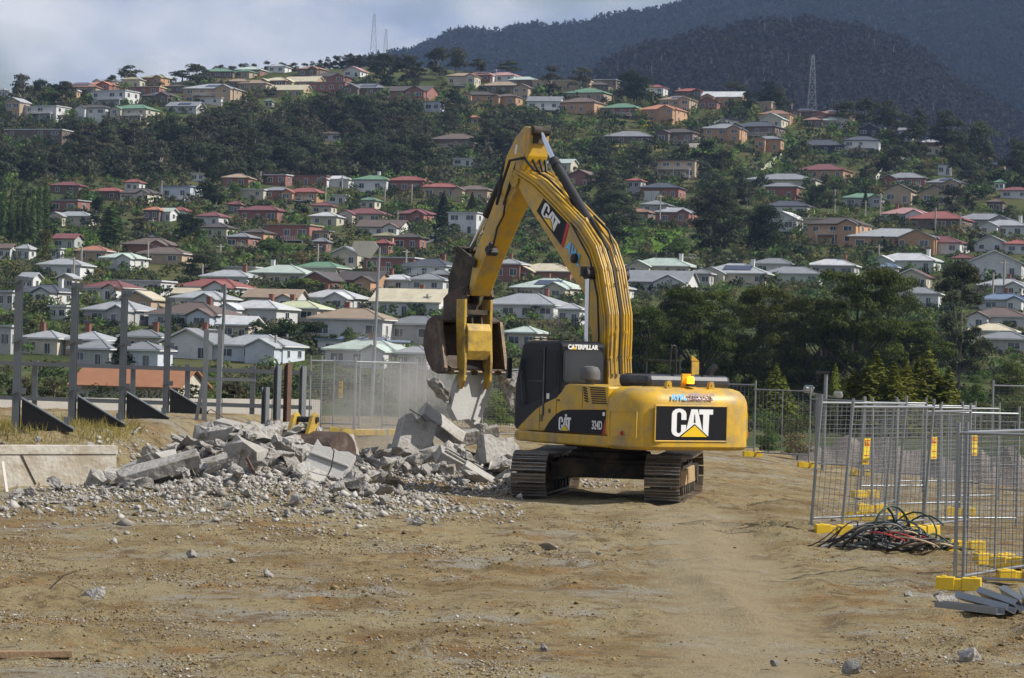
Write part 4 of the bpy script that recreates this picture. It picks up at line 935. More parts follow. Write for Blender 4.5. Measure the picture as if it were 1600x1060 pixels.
def cat_logo(h, mi0=0):
    """C, A and T over a triangle, drawn in x (right) and y (up), in units of the letter height"""
    mb = MB(); t = .13 * 1.6
    def poly(pts, d0, d1, mi): mb.prism([(x_ * h, y_ * h) for x_, y_ in pts], d0, d1, mi, axis='z')
    def C():
        o = []; i_ = []
        for k in range(7): a = rad(0 + 30 * k) ; o.append((.24 + .24 * math.cos(a), .80 + .2 * math.sin(a))); i_.append((.24 + .075 * math.cos(a), .80 + .075 * math.sin(a)))
        for k in range(7): a = rad(180 + 30 * k); o.append((.24 + .24 * math.cos(a), .20 + .2 * math.sin(a))); i_.append((.24 + .075 * math.cos(a), .20 + .075 * math.sin(a)))
        o = [(.48, .6)] + o + [(.48, .42)]; i_ = [(.315, .6)] + i_ + [(.315, .42)]
        n = len(o); Vv = [(x_ * h, y_ * h, z_) for z_ in (0, .004) for x_, y_ in o + i_]; m_ = 2 * n
        Ff = []
        for k in range(n - 1): Ff += [(k, k + 1, n + k + 1, n + k), (m_ + k, m_ + n + k, m_ + n + k + 1, m_ + k + 1), (k, m_ + k, m_ + k + 1, k + 1), (n + k, n + k + 1, m_ + n + k + 1, m_ + n + k)]
        mb.add(Vv, Ff, 0)
    C()
    A = lambda x_, y_: (.47 + .56 * x_, y_)
    poly([A(0, .17), A(.3, .98), A(.68, .98), A(1, .17), A(.82, .0), A(.18, .0)], 0, .004, 0)
    poly([A(.46, .5), A(.56, .5), A(.52, .80), A(.49, .80)], .005, .008, 1)
    poly([(.90, .98), (1.36, .98), (1.36, .80), (1.235, .80), (1.215, 0), (1.03, 0), (1.035, .8), (.90, .8)], .0005, .0045, 0)
    poly([(.22, -.02), (1.25, -.02), (.75, .46)], .009, .011, 1); poly([(.30, .0), (1.17, .0), (.75, .41)], .012, .015, 2)
    me = mb.mesh('lettering'); [me.materials.append(q) for q in (WHT, PBLK, PYEL)]; return me
LOGO = cat_logo(1.0)
MX = Matrix(((0, 0, -1), (-1, 0, 0), (0, 1, 0)))      # drawing plane onto the left side of the machine
MY = Matrix(((1, 0, 0), (0, 0, -1), (0, 1, 0)))       # drawing plane onto the rear
def place(me, parent, loc, R, s, name='lettering'):
    o = link(name, me, parent); o.matrix_local = Matrix.Translation(loc) @ R.to_4x4() @ Matrix.Diagonal((s[0], s[1], 1, 1)); return o
def words(s, size, m, parent, loc, R, sx=1.0, bold=.006, ext=.002):
    me = text_mesh(s, size, bold, ext); me.materials.clear(); me.materials.append(m); return place(me, parent, loc, R, (sx, 1))
place(LOGO, cw, (-.63, -3.006, 1.315), MY, (.70, .535))
place(LOGO, lp, (-1.463, -.32, 1.33), MX, (.33, .27))
words('324D', .23, WHT, lp, (-1.464, -1.70, 1.47), MX, .72, .004)
AWLM = words('AWL', .16, PBLU, cw, (-.47, -2.99, 2.06), Matrix.Rotation(rad(-14), 3, 'X') @ MY, 1.0, .008)
words('ANDREW WALTER', .075, mat('print_purple', (.12, .04, .12), .5), cw, (.06, -2.975, 2.11), Matrix.Rotation(rad(-26), 3, 'X') @ MY, .95, .003)
words('CONSTRUCTIONS', .075, MATS['print_purple'], cw, (.02, -2.998, 2.03), Matrix.Rotation(rad(-12), 3, 'X') @ MY, .95, .003)
for x_, y_, n_ in ((-1.425, -2.55, (1, 0)), (1.33, -2.74, (0, 1))): ob('reflector', MB().tube([(x_ - .03, y_ + .02, 1.36), (x_ + (-.02 if x_ < 0 else .012), y_ - (.0 if x_ < 0 else .02), 1.36)], .04, 12), PRED, cw)
for sx in (-1, 1):      # pressed corner panels
    pm = MB()
    P4 = [(sx * 1.452, -2.13), (sx * 1.452, -2.4), (sx * 1.405, -2.615), (sx * 1.285, -2.795)]
    for z_ in (1.28, 1.77):
        for k in range(3): pm.bar((*P4[k], z_), (*P4[k + 1], z_), .022, .022)
    for q in (P4[0], P4[3]): pm.bar((*q, 1.28), (*q, 1.77), .022)
    ob('pressed_rim', pm, YEL, cw)
for x_ in (-.52, .47): ob('lifting_eye', MB().prism([(x_ - .07, 2.2), (x_ + .07, 2.2), (x_ + .055, 2.32), (x_ + .03, 2.37), (x_ - .03, 2.37), (x_ - .055, 2.32)], 2.66, 2.74, axis='y').tube([(x_, -2.755, 2.3), (x_, -2.65, 2.3)], .02, 8), YEL, cw)
bk = MB().box((-.06, -2.62, 2.36), (.2, .05, .3)).box((0, -2.69, 2.26), (.17, .14, .02)); ob('beacon_bracket', bk, YEL, cw)
be = part('beacon', MB().box((0, -2.7, 2.295), (.13, .13, .05)), RUB); ob('beacon_lens', MB().lathe([(.065, 2.32), (.07, 2.34), (.066, 2.44), (.05, 2.46)], 14, (0, -2.7, 0)), AMBER, be, smooth=50)
hd = MB().box((.28, -1.75, 2.35), (1.98, 1.05, .26)); part('engine_hood', hd, HOODM, bevel=.1)
hr_ = MB(); [hr_.box((.28 + k, -1.75, 2.487), (.04, 1.0, .02)) for k in (-.35, .35)]; [hr_.box((-.55 + .05 * i, -1.5, 2.482), (.018, .4, .014)) for i in range(8)]; part('hood_rib', hr_, HOODM)
part('tool_bracket', MB().box((.62, -1.95, 2.58), (.17, .03, .34)), YEL); part('tool_bracket_tip', MB().prism([(.52, 2.76), (.70, 2.76), (.52, 2.88)], 1.93, 1.97, axis='y'), YEL); part('exhaust_stack', MB().tube([(.92, -2.0, 2.3), (.92, -2.0, 2.5), (.98, -2.02, 2.6), (1.07, -2.05, 2.66)], .075, 12), RUB, smooth=50)
hrl = MB(); 
for p in ([(.78, -.8, 2.3), (.84, -.8, 3.0), (.88, -.8, 3.06), (.93, -.8, 3.05), (.96, -.8, 2.98), (.96, -.8, 2.3)], [(1.4, -.3, 2.1), (1.4, -.3, 2.75), (1.4, .9, 2.75), (1.4, .9, 2.0)]): hrl.tube(p, .02, 6)
part('handrail', hrl, RUB)
pc = MB().lathe([(.09, 2.2), (.09, 2.32), (.15, 2.33), (.2, 2.35), (.2, 2.47), (.185, 2.53), (.15, 2.585), (.06, 2.61)], 20, (-1.12, -.88, 0)); part('air_precleaner', pc, GREYP, smooth=40)
# --- cab
cabp = [(1.36, 1.29), (1.43, 1.4), (1.40, 2.2), (1.16, 3.0), (1.06, 3.07), (-.2, 3.09), (-.3, 3.03), (-.31, 1.4), (-.31, 1.29)]
cb = part('cab', MB().prism(cabp, -1.452, -.40), BLK, bevel=.05)
def rrect(x0, x1, z0, z1, r, n=4):
    P = []
    for cx, cz, a0 in ((x1 - r, z1 - r, 0), (x0 + r, z1 - r, 90), (x0 + r, z0 + r, 180), (x1 - r, z0 + r, 270)): P += [(cx + r * math.cos(rad(a0 + 90 * k / n)), cz + r * math.sin(rad(a0 + 90 * k / n))) for k in range(n + 1)]
    return P
ob('window_seal', MB().prism(rrect(-1.39, -.46, 2.27, 2.91, .1), .312, .318, axis='y'), RUB, cb)
ob('rear_window', MB().prism(rrect(-1.36, -.49, 2.3, 2.88, .08), .319, .324, axis='y'), CGREY, cb)
ob('door_window', MB().prism([(1.2, 1.75), (1.26, 2.25), (1.05, 2.9), (.35, 2.9), (.35, 1.95)], -1.4575, -1.4545), CGLASS, cb); ob('quarter_window', MB().prism([(.22, 2.02), (.22, 2.9), (-.2, 2.9), (-.2, 2.2)], -1.4575, -1.4545), CGLASS, cb)
ob('front_window', MB().prism([(-1.36, 1.75), (-.5, 1.75), (-.5, 2.15), (-1.36, 2.15)], -1.428, -1.42, axis='y'), CGLASS, cb)
dr = MB(); dr.bar((-1.462, .28, 1.6), (-1.462, .28, 2.95), .018, .05); dr.tube([(-1.47, 1.0, 1.8), (-1.51, 1.0, 1.85), (-1.51, 1.08, 2.4), (-1.47, 1.08, 2.45)], .015, 6); dr.box((-1.462, .6, 2.28), (.01, .55, .02)); ob('door_trim', dr, HOODM, cb)
ob('cab_sticker', MB().box((-1.456, .12, 1.99), (.006, .1, .11)), WHT, cb); ob('roof_visor', MB().box((-.92, 1.14, 3.02), (.8, .2, .16)), mat('work_lamp_tan', (.42, .25, .1), .6), cb, bevel=.04)
rl = MB().tube([(-1.35, -.2, 3.11), (-1.35, .9, 3.13), (-.5, .9, 3.13)], .015, 6); ob('roof_rail', rl, RUB, cb)
ob('mirror', MB().box((-1.62, 1.36, 2.52), (.1, .06, .42)).tube([(-1.5, 1.3, 2.7), (-1.62, 1.34, 2.6)], .014, 6), RUB, cb, bevel=.03)
words('CATERPILLAR', .125, WHT, cb, (-.94, -.314, 2.97), MY, .92, .006); ob('lettering', MB().prism([(-1.2, 2.925), (-1.08, 2.925), (-1.14, 2.98)], .319, .323, axis='y'), PYEL, cb)
# --- boom
bf = [(3.56, 6.55), (3.42, 6.34), (3.08, 6.0), (2.47, 5.5), (1.82, 4.97), (1.41, 4.6), (1.02, 4.3), (.72, 4.06), (.52, 3.66), (.38, 3.11), (.3, 2.5), (.26, 1.75), (-.05, 1.6), (-.3, 1.75)]
bb_ = [(-.24, 2.45), (-.2, 2.79), (-.22, 3.3), (-.2, 3.65), (-.01, 4.24), (.1, 4.56), (.39, 5.03), (.9, 5.46), (1.8, 5.98), (2.61, 6.43), (3.11, 6.62), (3.48, 6.75), (3.62, 6.68)]
bm = part('boom', MB().prism(bf + bb_, -.29, .29), YEL, bevel=.02)
bw_ = MB()
for sx in (-1, 1): bw_.prism([(p[0] * .985 + .01, p[1]) for p in bf[1:11]] + [(-.14, 2.6), (-.12, 3.65), (.08, 4.24), (.47, 4.95), (.95, 5.36), (2.61, 6.32), (3.3, 6.55)], sx * .292, sx * .298)
back = [Vector((0, *p)) for p in bb_[:-2]]
def along(off, x_):
    out = []
    for i, p in enumerate(back):
        d = (back[min(i + 1, len(back) - 1)] - back[max(i - 1, 0)]).normalized(); nn = Vector((0, -d.z, d.y)); out.append((x_, (p + nn * off).y, (p + nn * off).z))
    return out
for k, x_ in enumerate((-.24, -.14, -.04, .10, .22)):
    pp = MB(); A_ = along(.055, x_); A_ = A_[:9 if k in (1, 3) else 11]; pp.tube(A_, .026, 8)
    for q in A_[1 + k % 2::3]: pp.box(q, (.07, .04, .035))
    ob('hydraulic_pipe', pp, RUB if k == 2 else YELW if k == 1 else YEL, bm, smooth=50)
pp = MB(); L1 = [(-.315, p[0] + .09, p[1] - .06) for p in bb_[1:-1]]; pp.tube(L1, .022, 8); pp.tube([(-.315, q[1] + .06, q[2] - .05) for q in L1], .018, 8); ob('side_pipe', pp, YEL, bm, smooth=50)
hz_ = MB(); hz_.tube([(-.33, .1, 2.5), (-.34, .05, 3.2), (-.35, .12, 4.0), (-.34, .45, 4.75), (-.34, 1.2, 5.5)], .02, 6); hz_.tube([(-.05, .25, 4.95), (-.06, .55, 5.3), (0, .98, 5.62)], .03, 6); hz_.tube([(.12, .2, 4.85), (.12, .5, 5.35), (.05, .95, 5.66)], .03, 6); ob('hose', hz_, RUB, bm, smooth=60)
dq = [(3.02 - .55, 5.78), (2.72, 6.0), (1.72, 5.36), (1.5, 5.0)]
dq = [(2.62, 5.80), (2.35, 6.06), (1.42, 5.53), (1.62, 5.06)]
ob('decal_panel', MB().prism(dq, -.303, -.299), PBLK, bm); ob('decal_stripe', MB().prism([(1.42, 5.53), (1.62, 5.06), (1.55, 5.0), (1.33, 5.48)], -.303, -.299), PRED, bm)
ang = math.atan2(5.06 - 5.80, -(1.62 - 2.62)); Rb = MX @ Matrix.Rotation(ang, 3, 'Z'); place(LOGO, bm, (-.3045, 2.45, 5.745), Rb, (.55, .31))
words('AWL', .3, PBLU, bm, (-.303, 1.14, 4.88), Rb, 1, .012)
ob('boom_lamp', MB().lathe([(.1, 0), (.1, .07), (.05, .1)], 16), RUB, bm, (-.30, 1.05, 4.78), (0, -rad(90), 0))
# boom cylinders, one each side
for sx in (-1, 1):
    c = part('boom_cylinder', MB().tube([(sx * .44, .34, 1.5), (sx * .44, .33, 2.95)], .095, 14).box((sx * .44, .33, 2.95), (.24, .24, .1)), YEL, smooth=50)
    ob('piston_rod', MB().tube([(sx * .44, .33, 2.95), (sx * .44, .36, 4.45)], .052, 14), CHROME, c, smooth=50); ob('pin_boss', MB().tube([(sx * .29, .36, 4.45), (sx * .50, .36, 4.45)], .11, 14).box((sx * .42, .42, 4.5), (.16, .26, .2)), RUB, c)
# --- stick and its cylinders
skp = [(3.06, 7.58), (3.3, 7.62), (3.64, 7.42), (4.02, 7.01), (4.2, 6.45), (5.40, 4.75), (5.62, 4.3), (5.56, 4.06), (5.36, 4.06), (4.99, 4.62), (4.2, 5.6), (3.53, 6.34), (3.24, 6.70), (3.12, 6.99)]
sk = part('stick', MB().prism(skp, -.245, .245), YEL, bevel=.02)
sw_ = MB(); [sw_.prism([(3.2, 7.5), (3.62, 7.33), (3.95, 7.0), (4.12, 6.45), (5.3, 4.75), (5.05, 4.68), (3.65, 6.36), (3.25, 7.0)], sx * .247, sx * .252) for sx in (-1, 1)]; ob('side_plate', sw_, YEL, sk)
ob('pivot_boss', MB().tube([(-.33, 3.52, 6.5), (.33, 3.52, 6.5)], .17, 16), YELW, sk, smooth=50)
gs = MB().box((0, 3.1, 7.42), (.3, .12, .34)).tube([(-.2, 3.04, 7.52), (.2, 3.04, 7.52)], .1, 12); ob('cylinder_bracket', gs, FRAMED, sk)
ob('decal', MB().box((-.254, 3.6, 7.15), (.003, .07, .2), (rad(14), 0, 0)), WHT, sk)
cy = part('stick_cylinder', MB().tube([(0, .93, 5.44), (0, 2.42, 6.80)], .1, 16).tube([(0, 2.34, 6.73), (0, 2.5, 6.87)], .115, 16), RUB, smooth=50)
ob('piston_rod', MB().tube([(0, 2.42, 6.80), (0, 3.03, 7.5)], .055, 14), CHROME, cy, smooth=50); ob('cylinder_mount', MB().prism([(.7, 5.3), (1.15, 5.55), (.95, 5.62)], -.16, -.11).prism([(.7, 5.3), (1.15, 5.55), (.95, 5.62)], .11, .16), YEL, cy); ob('hydraulic_pipe', MB().tube([(-.14, 1.05, 5.45), (-.15, 2.3, 6.62), (-.08, 2.5, 6.84)], .02, 6), YEL, cy)
cy = part('bucket_cylinder', MB().tube([(0, 4.25, 6.92), (0, 5.2, 5.8)], .095, 14), RUB, smooth=50); ob('piston_rod', MB().tube([(0, 5.2, 5.8), (0, 5.86, 5.06)], .05, 12), CHROME, cy, smooth=50)
hh = MB()
for k, x_ in enumerate((-.2, -.08, .06, .18)): hh.tube([(x_, 2.9 + .05 * k, 6.66), (x_ * 1.3, 3.25, 6.95 + .06 * k), (x_ * 1.5 - .1, 3.6, 6.9), (x_ * 1.5 - .16, 3.8, 6.4 - .05 * k), (x_ * 1.5 - .12, 4.05, 6.0), (x_ - .1, 4.2, 6.25), (x_ * .8, 4.32, 6.7 + .04 * k), (x_ * .6, 4.28, 6.95)], .032, 7)
hh.tube([(-.3, 3.9, 6.1), (-.31, 3.95, 5.75), (-.31, 4.2, 5.5), (-.3, 4.35, 5.15), (-.29, 4.5, 5.0)], .022, 6)
part('stick_hose', hh, RUB, smooth=60)
vb_ = MB().box((-.2, 4.6, 5.02), (.26, .14, .2), (rad(-38), 0, 0)).box((-.31, 4.45, 5.1), (.08, .1, .2)); part('hose_manifold', vb_, RUB, bevel=.03)
# linkage
lk = MB()
for sx in (-1, 1): lk.bar((sx * .3, 5.92, 5.08), (sx * .3, 5.1, 4.74), .06, .18, upv=(0, 0, 1)); lk.prism([(5.8, 5.12), (6.0, 5.15), (6.4, 4.5), (6.42, 3.95), (6.2, 3.9), (6.12, 4.4)], sx * .2 - .03, sx * .2 + .03)
[lk.prism([(5.92, 5.1), (5.3, 4.78), (5.46, 4.2), (6.2, 4.0), (6.38, 4.45)], sx * .24 - .02, sx * .24 + .02) for sx in (-1, 1)]; lk.tube([(-.36, 5.92, 5.08), (.36, 5.92, 5.08)], .07, 12); lk.tube([(-.3, 6.3, 3.98), (.3, 6.3, 3.98)], .07, 12); lk.tube([(-.36, 5.5, 4.15), (.36, 5.5, 4.15)], .08, 12); part('linkage', lk, FRAMED, bevel=.015)
# --- bucket
bkp = [(5.80, 3.52), (6.05, 3.62), (6.32, 3.5), (6.46, 3.22), (6.48, 2.95), (6.3, 2.62), (6.05, 2.4), (5.8, 2.34), (5.48, 2.42)]
sh_ = MB(); N_ = len(bkp); inn = []
for i, p in enumerate(bkp):
    d = Vector(bkp[min(i + 1, N_ - 1)]) - Vector(bkp[max(i - 1, 0)]); d.normalize(); q = Vector(p) + Vector((d.y, -d.x)) * .05; inn.append((q.x, q.y))
for i in range(N_ - 1): sh_.prism([bkp[i], bkp[i + 1], inn[i + 1], inn[i]], -.74, .74)
bu = part('bucket', sh_, RUST)
for sx in (-1, 1): ob('side_wall', MB().prism(bkp, sx * .745 - .0, sx * .785), RUST, bu, bevel=.008); ob('side_edge', MB().bar((sx * .765, 5.78, 3.5), (sx * .765, 5.5, 2.46), .075, .1), STEELD, bu)
for x_ in (-.6, -.3, 0, .3, .6): ob('tooth', MB().prism([(5.56, 2.33), (5.56, 2.47), (5.3, 2.42), (5.28, 2.39)], x_ - .055, x_ + .055), STEELD, bu)
for sx in (-1, 1): ob('ear', MB().prism([(5.35, 4.05), (5.45, 4.28), (5.65, 4.25), (6.2, 4.12), (6.42, 4.0), (6.36, 3.4), (5.85, 3.4)], sx * .31 - .03, sx * .31 + .03), RUST, bu)
# --- thumb
tl_ = [(5.86, 3.98), (5.86, 3.45), (5.80, 2.84), (5.74, 2.4), (5.70, 2.04), (5.60, 2.02), (5.46, 2.2), (5.44, 2.62), (5.5, 3.3), (5.5, 3.98)]
th = part('thumb', MB().prism([(5.5, 3.45), (5.42, 3.30), (5.42, 2.86), (5.52, 2.66), (5.62, 2.66), (5.62, 3.45)], -.27, .32), YELW, bevel=.015, loc=(-.1, -.2, 0))
for x_ in (-.3, .35): ob('thumb_plate', MB().prism(tl_, x_ - .03, x_ + .03), YELW, th, bevel=.008)
ob('cross_bar', MB().box((.02, 5.6, 3.7), (.6, .12, .1)).prism([(5.56, 3.45), (5.62, 3.75), (5.7, 3.45)], -.1, -.06).prism([(5.56, 3.45), (5.62, 3.75), (5.7, 3.45)], .14, .18), FRAMED, th)
c = part('thumb_cylinder', MB().tube([(.1, 5.05, 4.75), (.1, 5.3, 4.42)], .075, 12), RUB, smooth=50); ob('piston_rod', MB().tube([(.1, 5.3, 4.42), (.1, 5.62, 3.75)], .048, 12), CHROME, c, smooth=50)

# ================================================================ DEMOLITION SITE
def gx(u, D, z=0.2): return ((u - 800) / FPX * D - (z - CAMH) * math.sin(ROLL)) / math.cos(ROLL)
def gp(u, D):
    x = gx(u, D); return Vector((x, D, gz(x, D)))
CONC = mat('broken_concrete', (.39, .375, .35), .95, var=.3, vs=2.5, bump=.9, bs=9, rnd=.14, dirt=(.2, .175, .14), dcov=.45, ds=2.6, spec=.1); CONCS = mat('cast_concrete', (.43, .42, .395), .85, var=.1, vs=1.5, bump=.2, bs=20, dirt=(.31, .3, .28), dcov=.35, ds=1.5, spec=.15)
GALV = mat('galvanised_steel', (.27, .285, .30), .45, .6, var=.15, vs=2, dirt=(.22, .22, .21), dcov=.35, ds=2); STEELB = mat('grey_steel', (.15, .165, .18), .6, .3, var=.12, vs=1.2, dirt=(.12, .12, .12), dcov=.32, ds=2); DARKST = mat('shade_dark_steel', (.018, .019, .022), .6, var=.2); RUSTB = mat('rust_steel', (.14, .085, .06), .85, .2, var=.3, vs=4, bump=.2)  # DARKST: shade on the haunch webs, put into a near-black steel colour
YPL = mat('foot_yellow', (.72, .47, .01), .5, var=.06, dirt=(.35, .25, .08), dcov=.36, ds=4); WOODM = mat('old_timber', (.24, .16, .09), .9, var=.3, vs=6, bump=.3); WALLP = mat('pale_wall', (.58, .55, .49), .9, var=.07, vs=1, bump=.2, bs=8, dirt=(.44, .41, .36), dcov=.35, ds=.8)
OLDC = mat('weathered_wall', (.50, .47, .41), .92, var=.2, vs=2, bump=.4, bs=14, dirt=(.33, .27, .19), dcov=.47, ds=1.7)
# --- retaining wall
w = MB(); y0, y1 = 44.5, 50; xw = lambda y: -7.66 + (y - 50) * 1.36
def wallseg(mb, xo, th, z0, z1, ya, yb):
    P = [(xw(ya) + xo, ya), (xw(yb) + xo, yb), (xw(yb) + xo - th, yb), (xw(ya) + xo - th, ya)]; mb.prism(P, z0, z1, axis='z')
wallseg(w, 0, .34, -.5, 1.1, y0, y1); rw = ob('retaining_wall', w, OLDC, label='weathered cream concrete retaining wall below the dry grass', cat='wall', bevel=.02)
w = MB(); wallseg(w, .13, .129, -.5, .30, y0, y1 - .25); ob('footing', w, OLDC, rw, bevel=.02)
w = MB(); wallseg(w, .04, .039, .93, 1.09, y0, y1 - .02); ob('capping', w, OLDC, rw)
ob('wall_crack', MB().bar((xw(48.75) + .006, 48.75 - .006, 1.05), (xw(48.83) + .006, 48.83 - .006, .8), .02, .03).bar((xw(48.83) + .006, 48.83 - .006, .8), (xw(48.98) + .006, 48.98 - .006, .35), .02, .02), FRAMED, rw)
# --- dry grass on the platform
G = []; GF = []; R = np.random.RandomState(2)
for i in range(5200):
    y = R.uniform(47.5, 56); x = min(xw(min(y, 50)), -7.7) - .3 - R.uniform(0, 2.6); z = float(groundz(np.array([x]), np.array([y]))[0]); h = R.uniform(.06, .24) * (1 if R.rand() > .1 else 1.5); a = R.uniform(0, 6.28); b = R.normal(0, .12, 2); o = len(G)
    G += [(x - .012 * math.cos(a), y - .012 * math.sin(a), z - .05), (x + .012 * math.cos(a), y + .012 * math.sin(a), z - .05), (x + b[0], y + b[1], z + h)]; GF.append((o, o + 1, o + 2))
tag(link('grass', npmesh('grass', G, GF, leafmat('dry_grass', (.16, .14, .04), (.42, .34, .13), .3))), 'dry yellow grass along the platform behind the retaining wall', None, None, 'stuff')
# --- standing steel columns with haunch plates coloured dark for their shade
cols = [((22, 50), 'tall grey steel column standing farthest along the retaining wall from the rubble heap'), ((110, 54), 'grey steel column second along the row of four'), ((188, 60), 'grey steel column third along the row of four'), ((257, 67), 'grey steel column beside the steel box frame, at the rubble end of the row')]
for (u, D), lb in cols:
    p = gp(u, D); t = empty('steel_column', p, (0, 0, rad(R.uniform(-4, 4))), label=lb, cat='column', group='standing steel columns'); H = 3.02
    h = MB(); h.box((0, -.09, H / 2 - .1), (.135, .014, H + .2)); h.box((0, .09, H / 2 - .1), (.135, .014, H + .2)); h.box((0, 0, H / 2 - .1), (.012, .166, H + .2)); ob('shaft', h, STEELB, t)
    for z in (.75, 1.75, 2.92):
        c = MB(); c.box((.0, -.14, z), (.2, .07, .012), (0, rad(-24), 0)); c.box((.15, -.12, z + .03), (.1, .012, .12)); ob('cleat', c, STEELB, t)
    hb = MB(); hb.prism([(.11, .0), (.11, .62), (.16, .62), (1.12, .06), (1.12, 0)], -.02, .02, axis='y'); hp = ob('haunch_plate', hb, DARKST, t); fl = MB(); fl.bar((.1, 0, .645), (1.13, 0, .065), .18, .022); fl.bar((.98, 0, .3), (1.0, 0, .02), .1, .02); ob('flange', fl, STEELB, hp)
    ob('base_plate', MB().box((.05, 0, -.01), (.4, .36, .05)), STEELB, t)
# --- lighter steel frame with rails behind the columns
t = empty('rail_frame', gp(205, 70), label='galvanised post and two-rail frame behind the tall steel columns', cat='railing'); o = t.location.copy()
for u in (52, 205, 290, 392, 470):
    q = Vector((gx(u, 70), 70, .5)) - o; ob('post', MB().box((q.x, q.y, 1.3 - o.z + .0), (.13, .1, 2.6)), STEELB, t)
for v in (573, 627): a = Vector((gx(-30, 70), 69.94, 3 - (v - 545) * 70 / FPX)) - o; b = Vector((gx(486, 70), 69.94, a.z + o.z - .06)) - o; ob('rail', MB().bar(a, b, .06, .11), STEELB, t)
p = gp(328, 62); t = empty('steel_box_frame', p, label='narrow welded steel frame of two posts and cross bars', cat='frame')
for sx in (-.17, .17): ob('post', MB().box((sx, 0, .85), (.11, .12, 2.9)), GALV, t)
ob('crossbar', MB().box((0, 0, 2.25), (.46, .1, .07)), GALV, t); ob('crossbar', MB().box((.4, 0, 1.1), (1.3, .06, .07)), GALV, t); ob('prop', MB().bar((-.42, 0, -.3), (-.2, 0, 1.15), .08), GALV, t)
for (u, v0, D, rs_, lb) in ((412, 605, 60, 0, 'short cut-off grey steel post'), (430, 571, 62, 0, 'grey steel post beside the rusty post'), (446, 568, 61.5, 1, 'rust-streaked brown steel post'), (470, 572, 66, 0, 'slim grey steel post beside the mesh fence')):
    p = gp(u, D); H = 3 - (v0 - (560 - (800 - u) * .026)) * D / FPX - p.z; m = MB(); m.box((0, -.06, H / 2 - .15), (.14, .012, H + .3)); m.box((0, .06, H / 2 - .15), (.14, .012, H + .3)); m.box((0, 0, H / 2 - .15), (.012, .108, H + .3)); ob('steel_post', m, RUSTB if rs_ else STEELB, loc=p, rot=(0, 0, rad(R.uniform(20, 60))), label=lb, cat='post')
# --- pale boundary wall
t = empty('boundary_wall', gp(200, 85), label='long low pale block wall behind the steel columns', cat='wall'); o = t.location.copy()
us = list(np.linspace(-60, 486, 8))
for a, b in zip(us[:-1], us[1:]):
    A, B = Vector((gx(a, 84), 84 + (a + 60) / 140, 0)), Vector((gx(b, 84), 84 + (b + 60) / 140, 0)); d = (B - A).normalized() * .015; zt = 3 - (621 + a * .012 - (560 - (800 - a) * .026)) * 84 / FPX
    ob('panel', MB().bar((A + d) - o + Vector((0, 0, zt / 2 - .2)), (B - d) - o + Vector((0, 0, zt / 2 - .2)), .16, zt + .4), WALLP, t)
# --- terracotta roofed hall behind the wall
p = Vector((gx(205, 240), 246, -2.75)); t = empty('hall', p, (0, 0, rad(-12)), label='low hall with a long terracotta tiled roof behind the pale wall', cat='building'); b = MB().box((0, 0, .6), (10.5, 8, 3.2)); b.prism([(-4, 2.2), (4, 2.2), (0, 3.7)], -5.25, 5.25); ob('wall', b, MATS['wall_cream'], t)
ob('roof', MB().prism([(-4.6, 2.0), (0, 3.78), (4.6, 2.0), (4.6, 2.16), (0, 3.98), (-4.6, 2.16)], -5.7, 5.7), mat('hall_tiles', (.30, .13, .06), .8, var=.15, vs=1, wave=('X', 3.5, .5)), t); [link('window', WFRM, t, (x, -4, 1.3), None, (1.6, 1, 1)) for x in (-3, 0, 3)]
# --- temporary fencing
def panel_mesh(L, H=1.98):
    m = MB(); r = .0027
    def wire(a, b):
        a, b = Vector(a), Vector(b); d = (b - a).normalized(); s = d.cross(Vector((0, 1, 0))).normalized() * r; q = Vector((0, r, 0)); m.add([a - s - q, a + s - q, a + s + q, a - s + q, b - s - q, b + s - q, b + s + q, b - s + q], [(0, 1, 5, 4), (1, 2, 6, 5), (2, 3, 7, 6), (3, 0, 4, 7)])
    for i in range(1, int(H / .075)): wire((.02, 0, .12 + i * .075), (L - .02, 0, .12 + i * .075))
    for i in range(1, int(L / .15)): wire((i * .15, .006, .12), (i * .15, .006, H + .1))
    return m
FSEL = {}
def fence(u0, D0, u1, D1, lb, lean=0, sign=None, H=1.98, grp=None, dz=0):
    a, b = gp(u0, D0), gp(u1, D1); d = b - a; L = Vector((d.x, d.y)).length; t = empty('mesh_fence', a + Vector((0, 0, .08 + dz)), (rad(lean), 0, math.atan2(d.y, d.x)), label=lb, cat='fence', group=grp)
    sl_ = (b.z - a.z)
    for x in (0, L): ob('post', MB().tube([(x, 0, -.06), (x, 0, H + .22)], .027, 8), GALV, t, smooth=50)
    for z in (.1, H + .08): ob('rail', MB().tube([(.0, 0, z), (L, 0, z + 0)], .022, 8), GALV, t, smooth=50)
    if L > 2: ob('brace', MB().tube([(L / 2, 0, .1), (L / 2, 0, H + .08)], .016, 6), GALV, t)
    wm = panel_mesh(L, H); o = ob('wire_mesh', wm, mat('fence_wire', (.17, .18, .19), .6, .3, var=.1), t); o['kind'] = 'stuff'
    if sign:
        sgn = MB().box((0, 0, 0), (.30, .012, .78 if sign == 'tall' else .5)); ssc = .58 if sign == 'tall' else .95; s = ob('sign', sgn, mat('sign_yellow', (.75, .55, .02), .5, var=.05), t, (L * (.55 if sign == 'tall' else .4), -.035, H * .62))
        hgt = .39 if sign == 'tall' else .25; ob('print_block', MB().box((0, -.008, hgt - .13), (.24, .004, .17)), PRED, s); ob('print_line', MB().box((0, -.008, -.12), (.22, .004, .03)).box((0, -.008, -hgt + .07), (.24, .004, .025)), PRED, s)
        me = text_mesh('TIM', .13, .004, .002); me.materials.clear(); me.materials.append(sgn and MATS['sign_yellow']); place(me, s, (0, -.0115, hgt - .13), MY, (1, 1)); s.scale = (ssc, 1, ssc)
    return t
fm = MB()
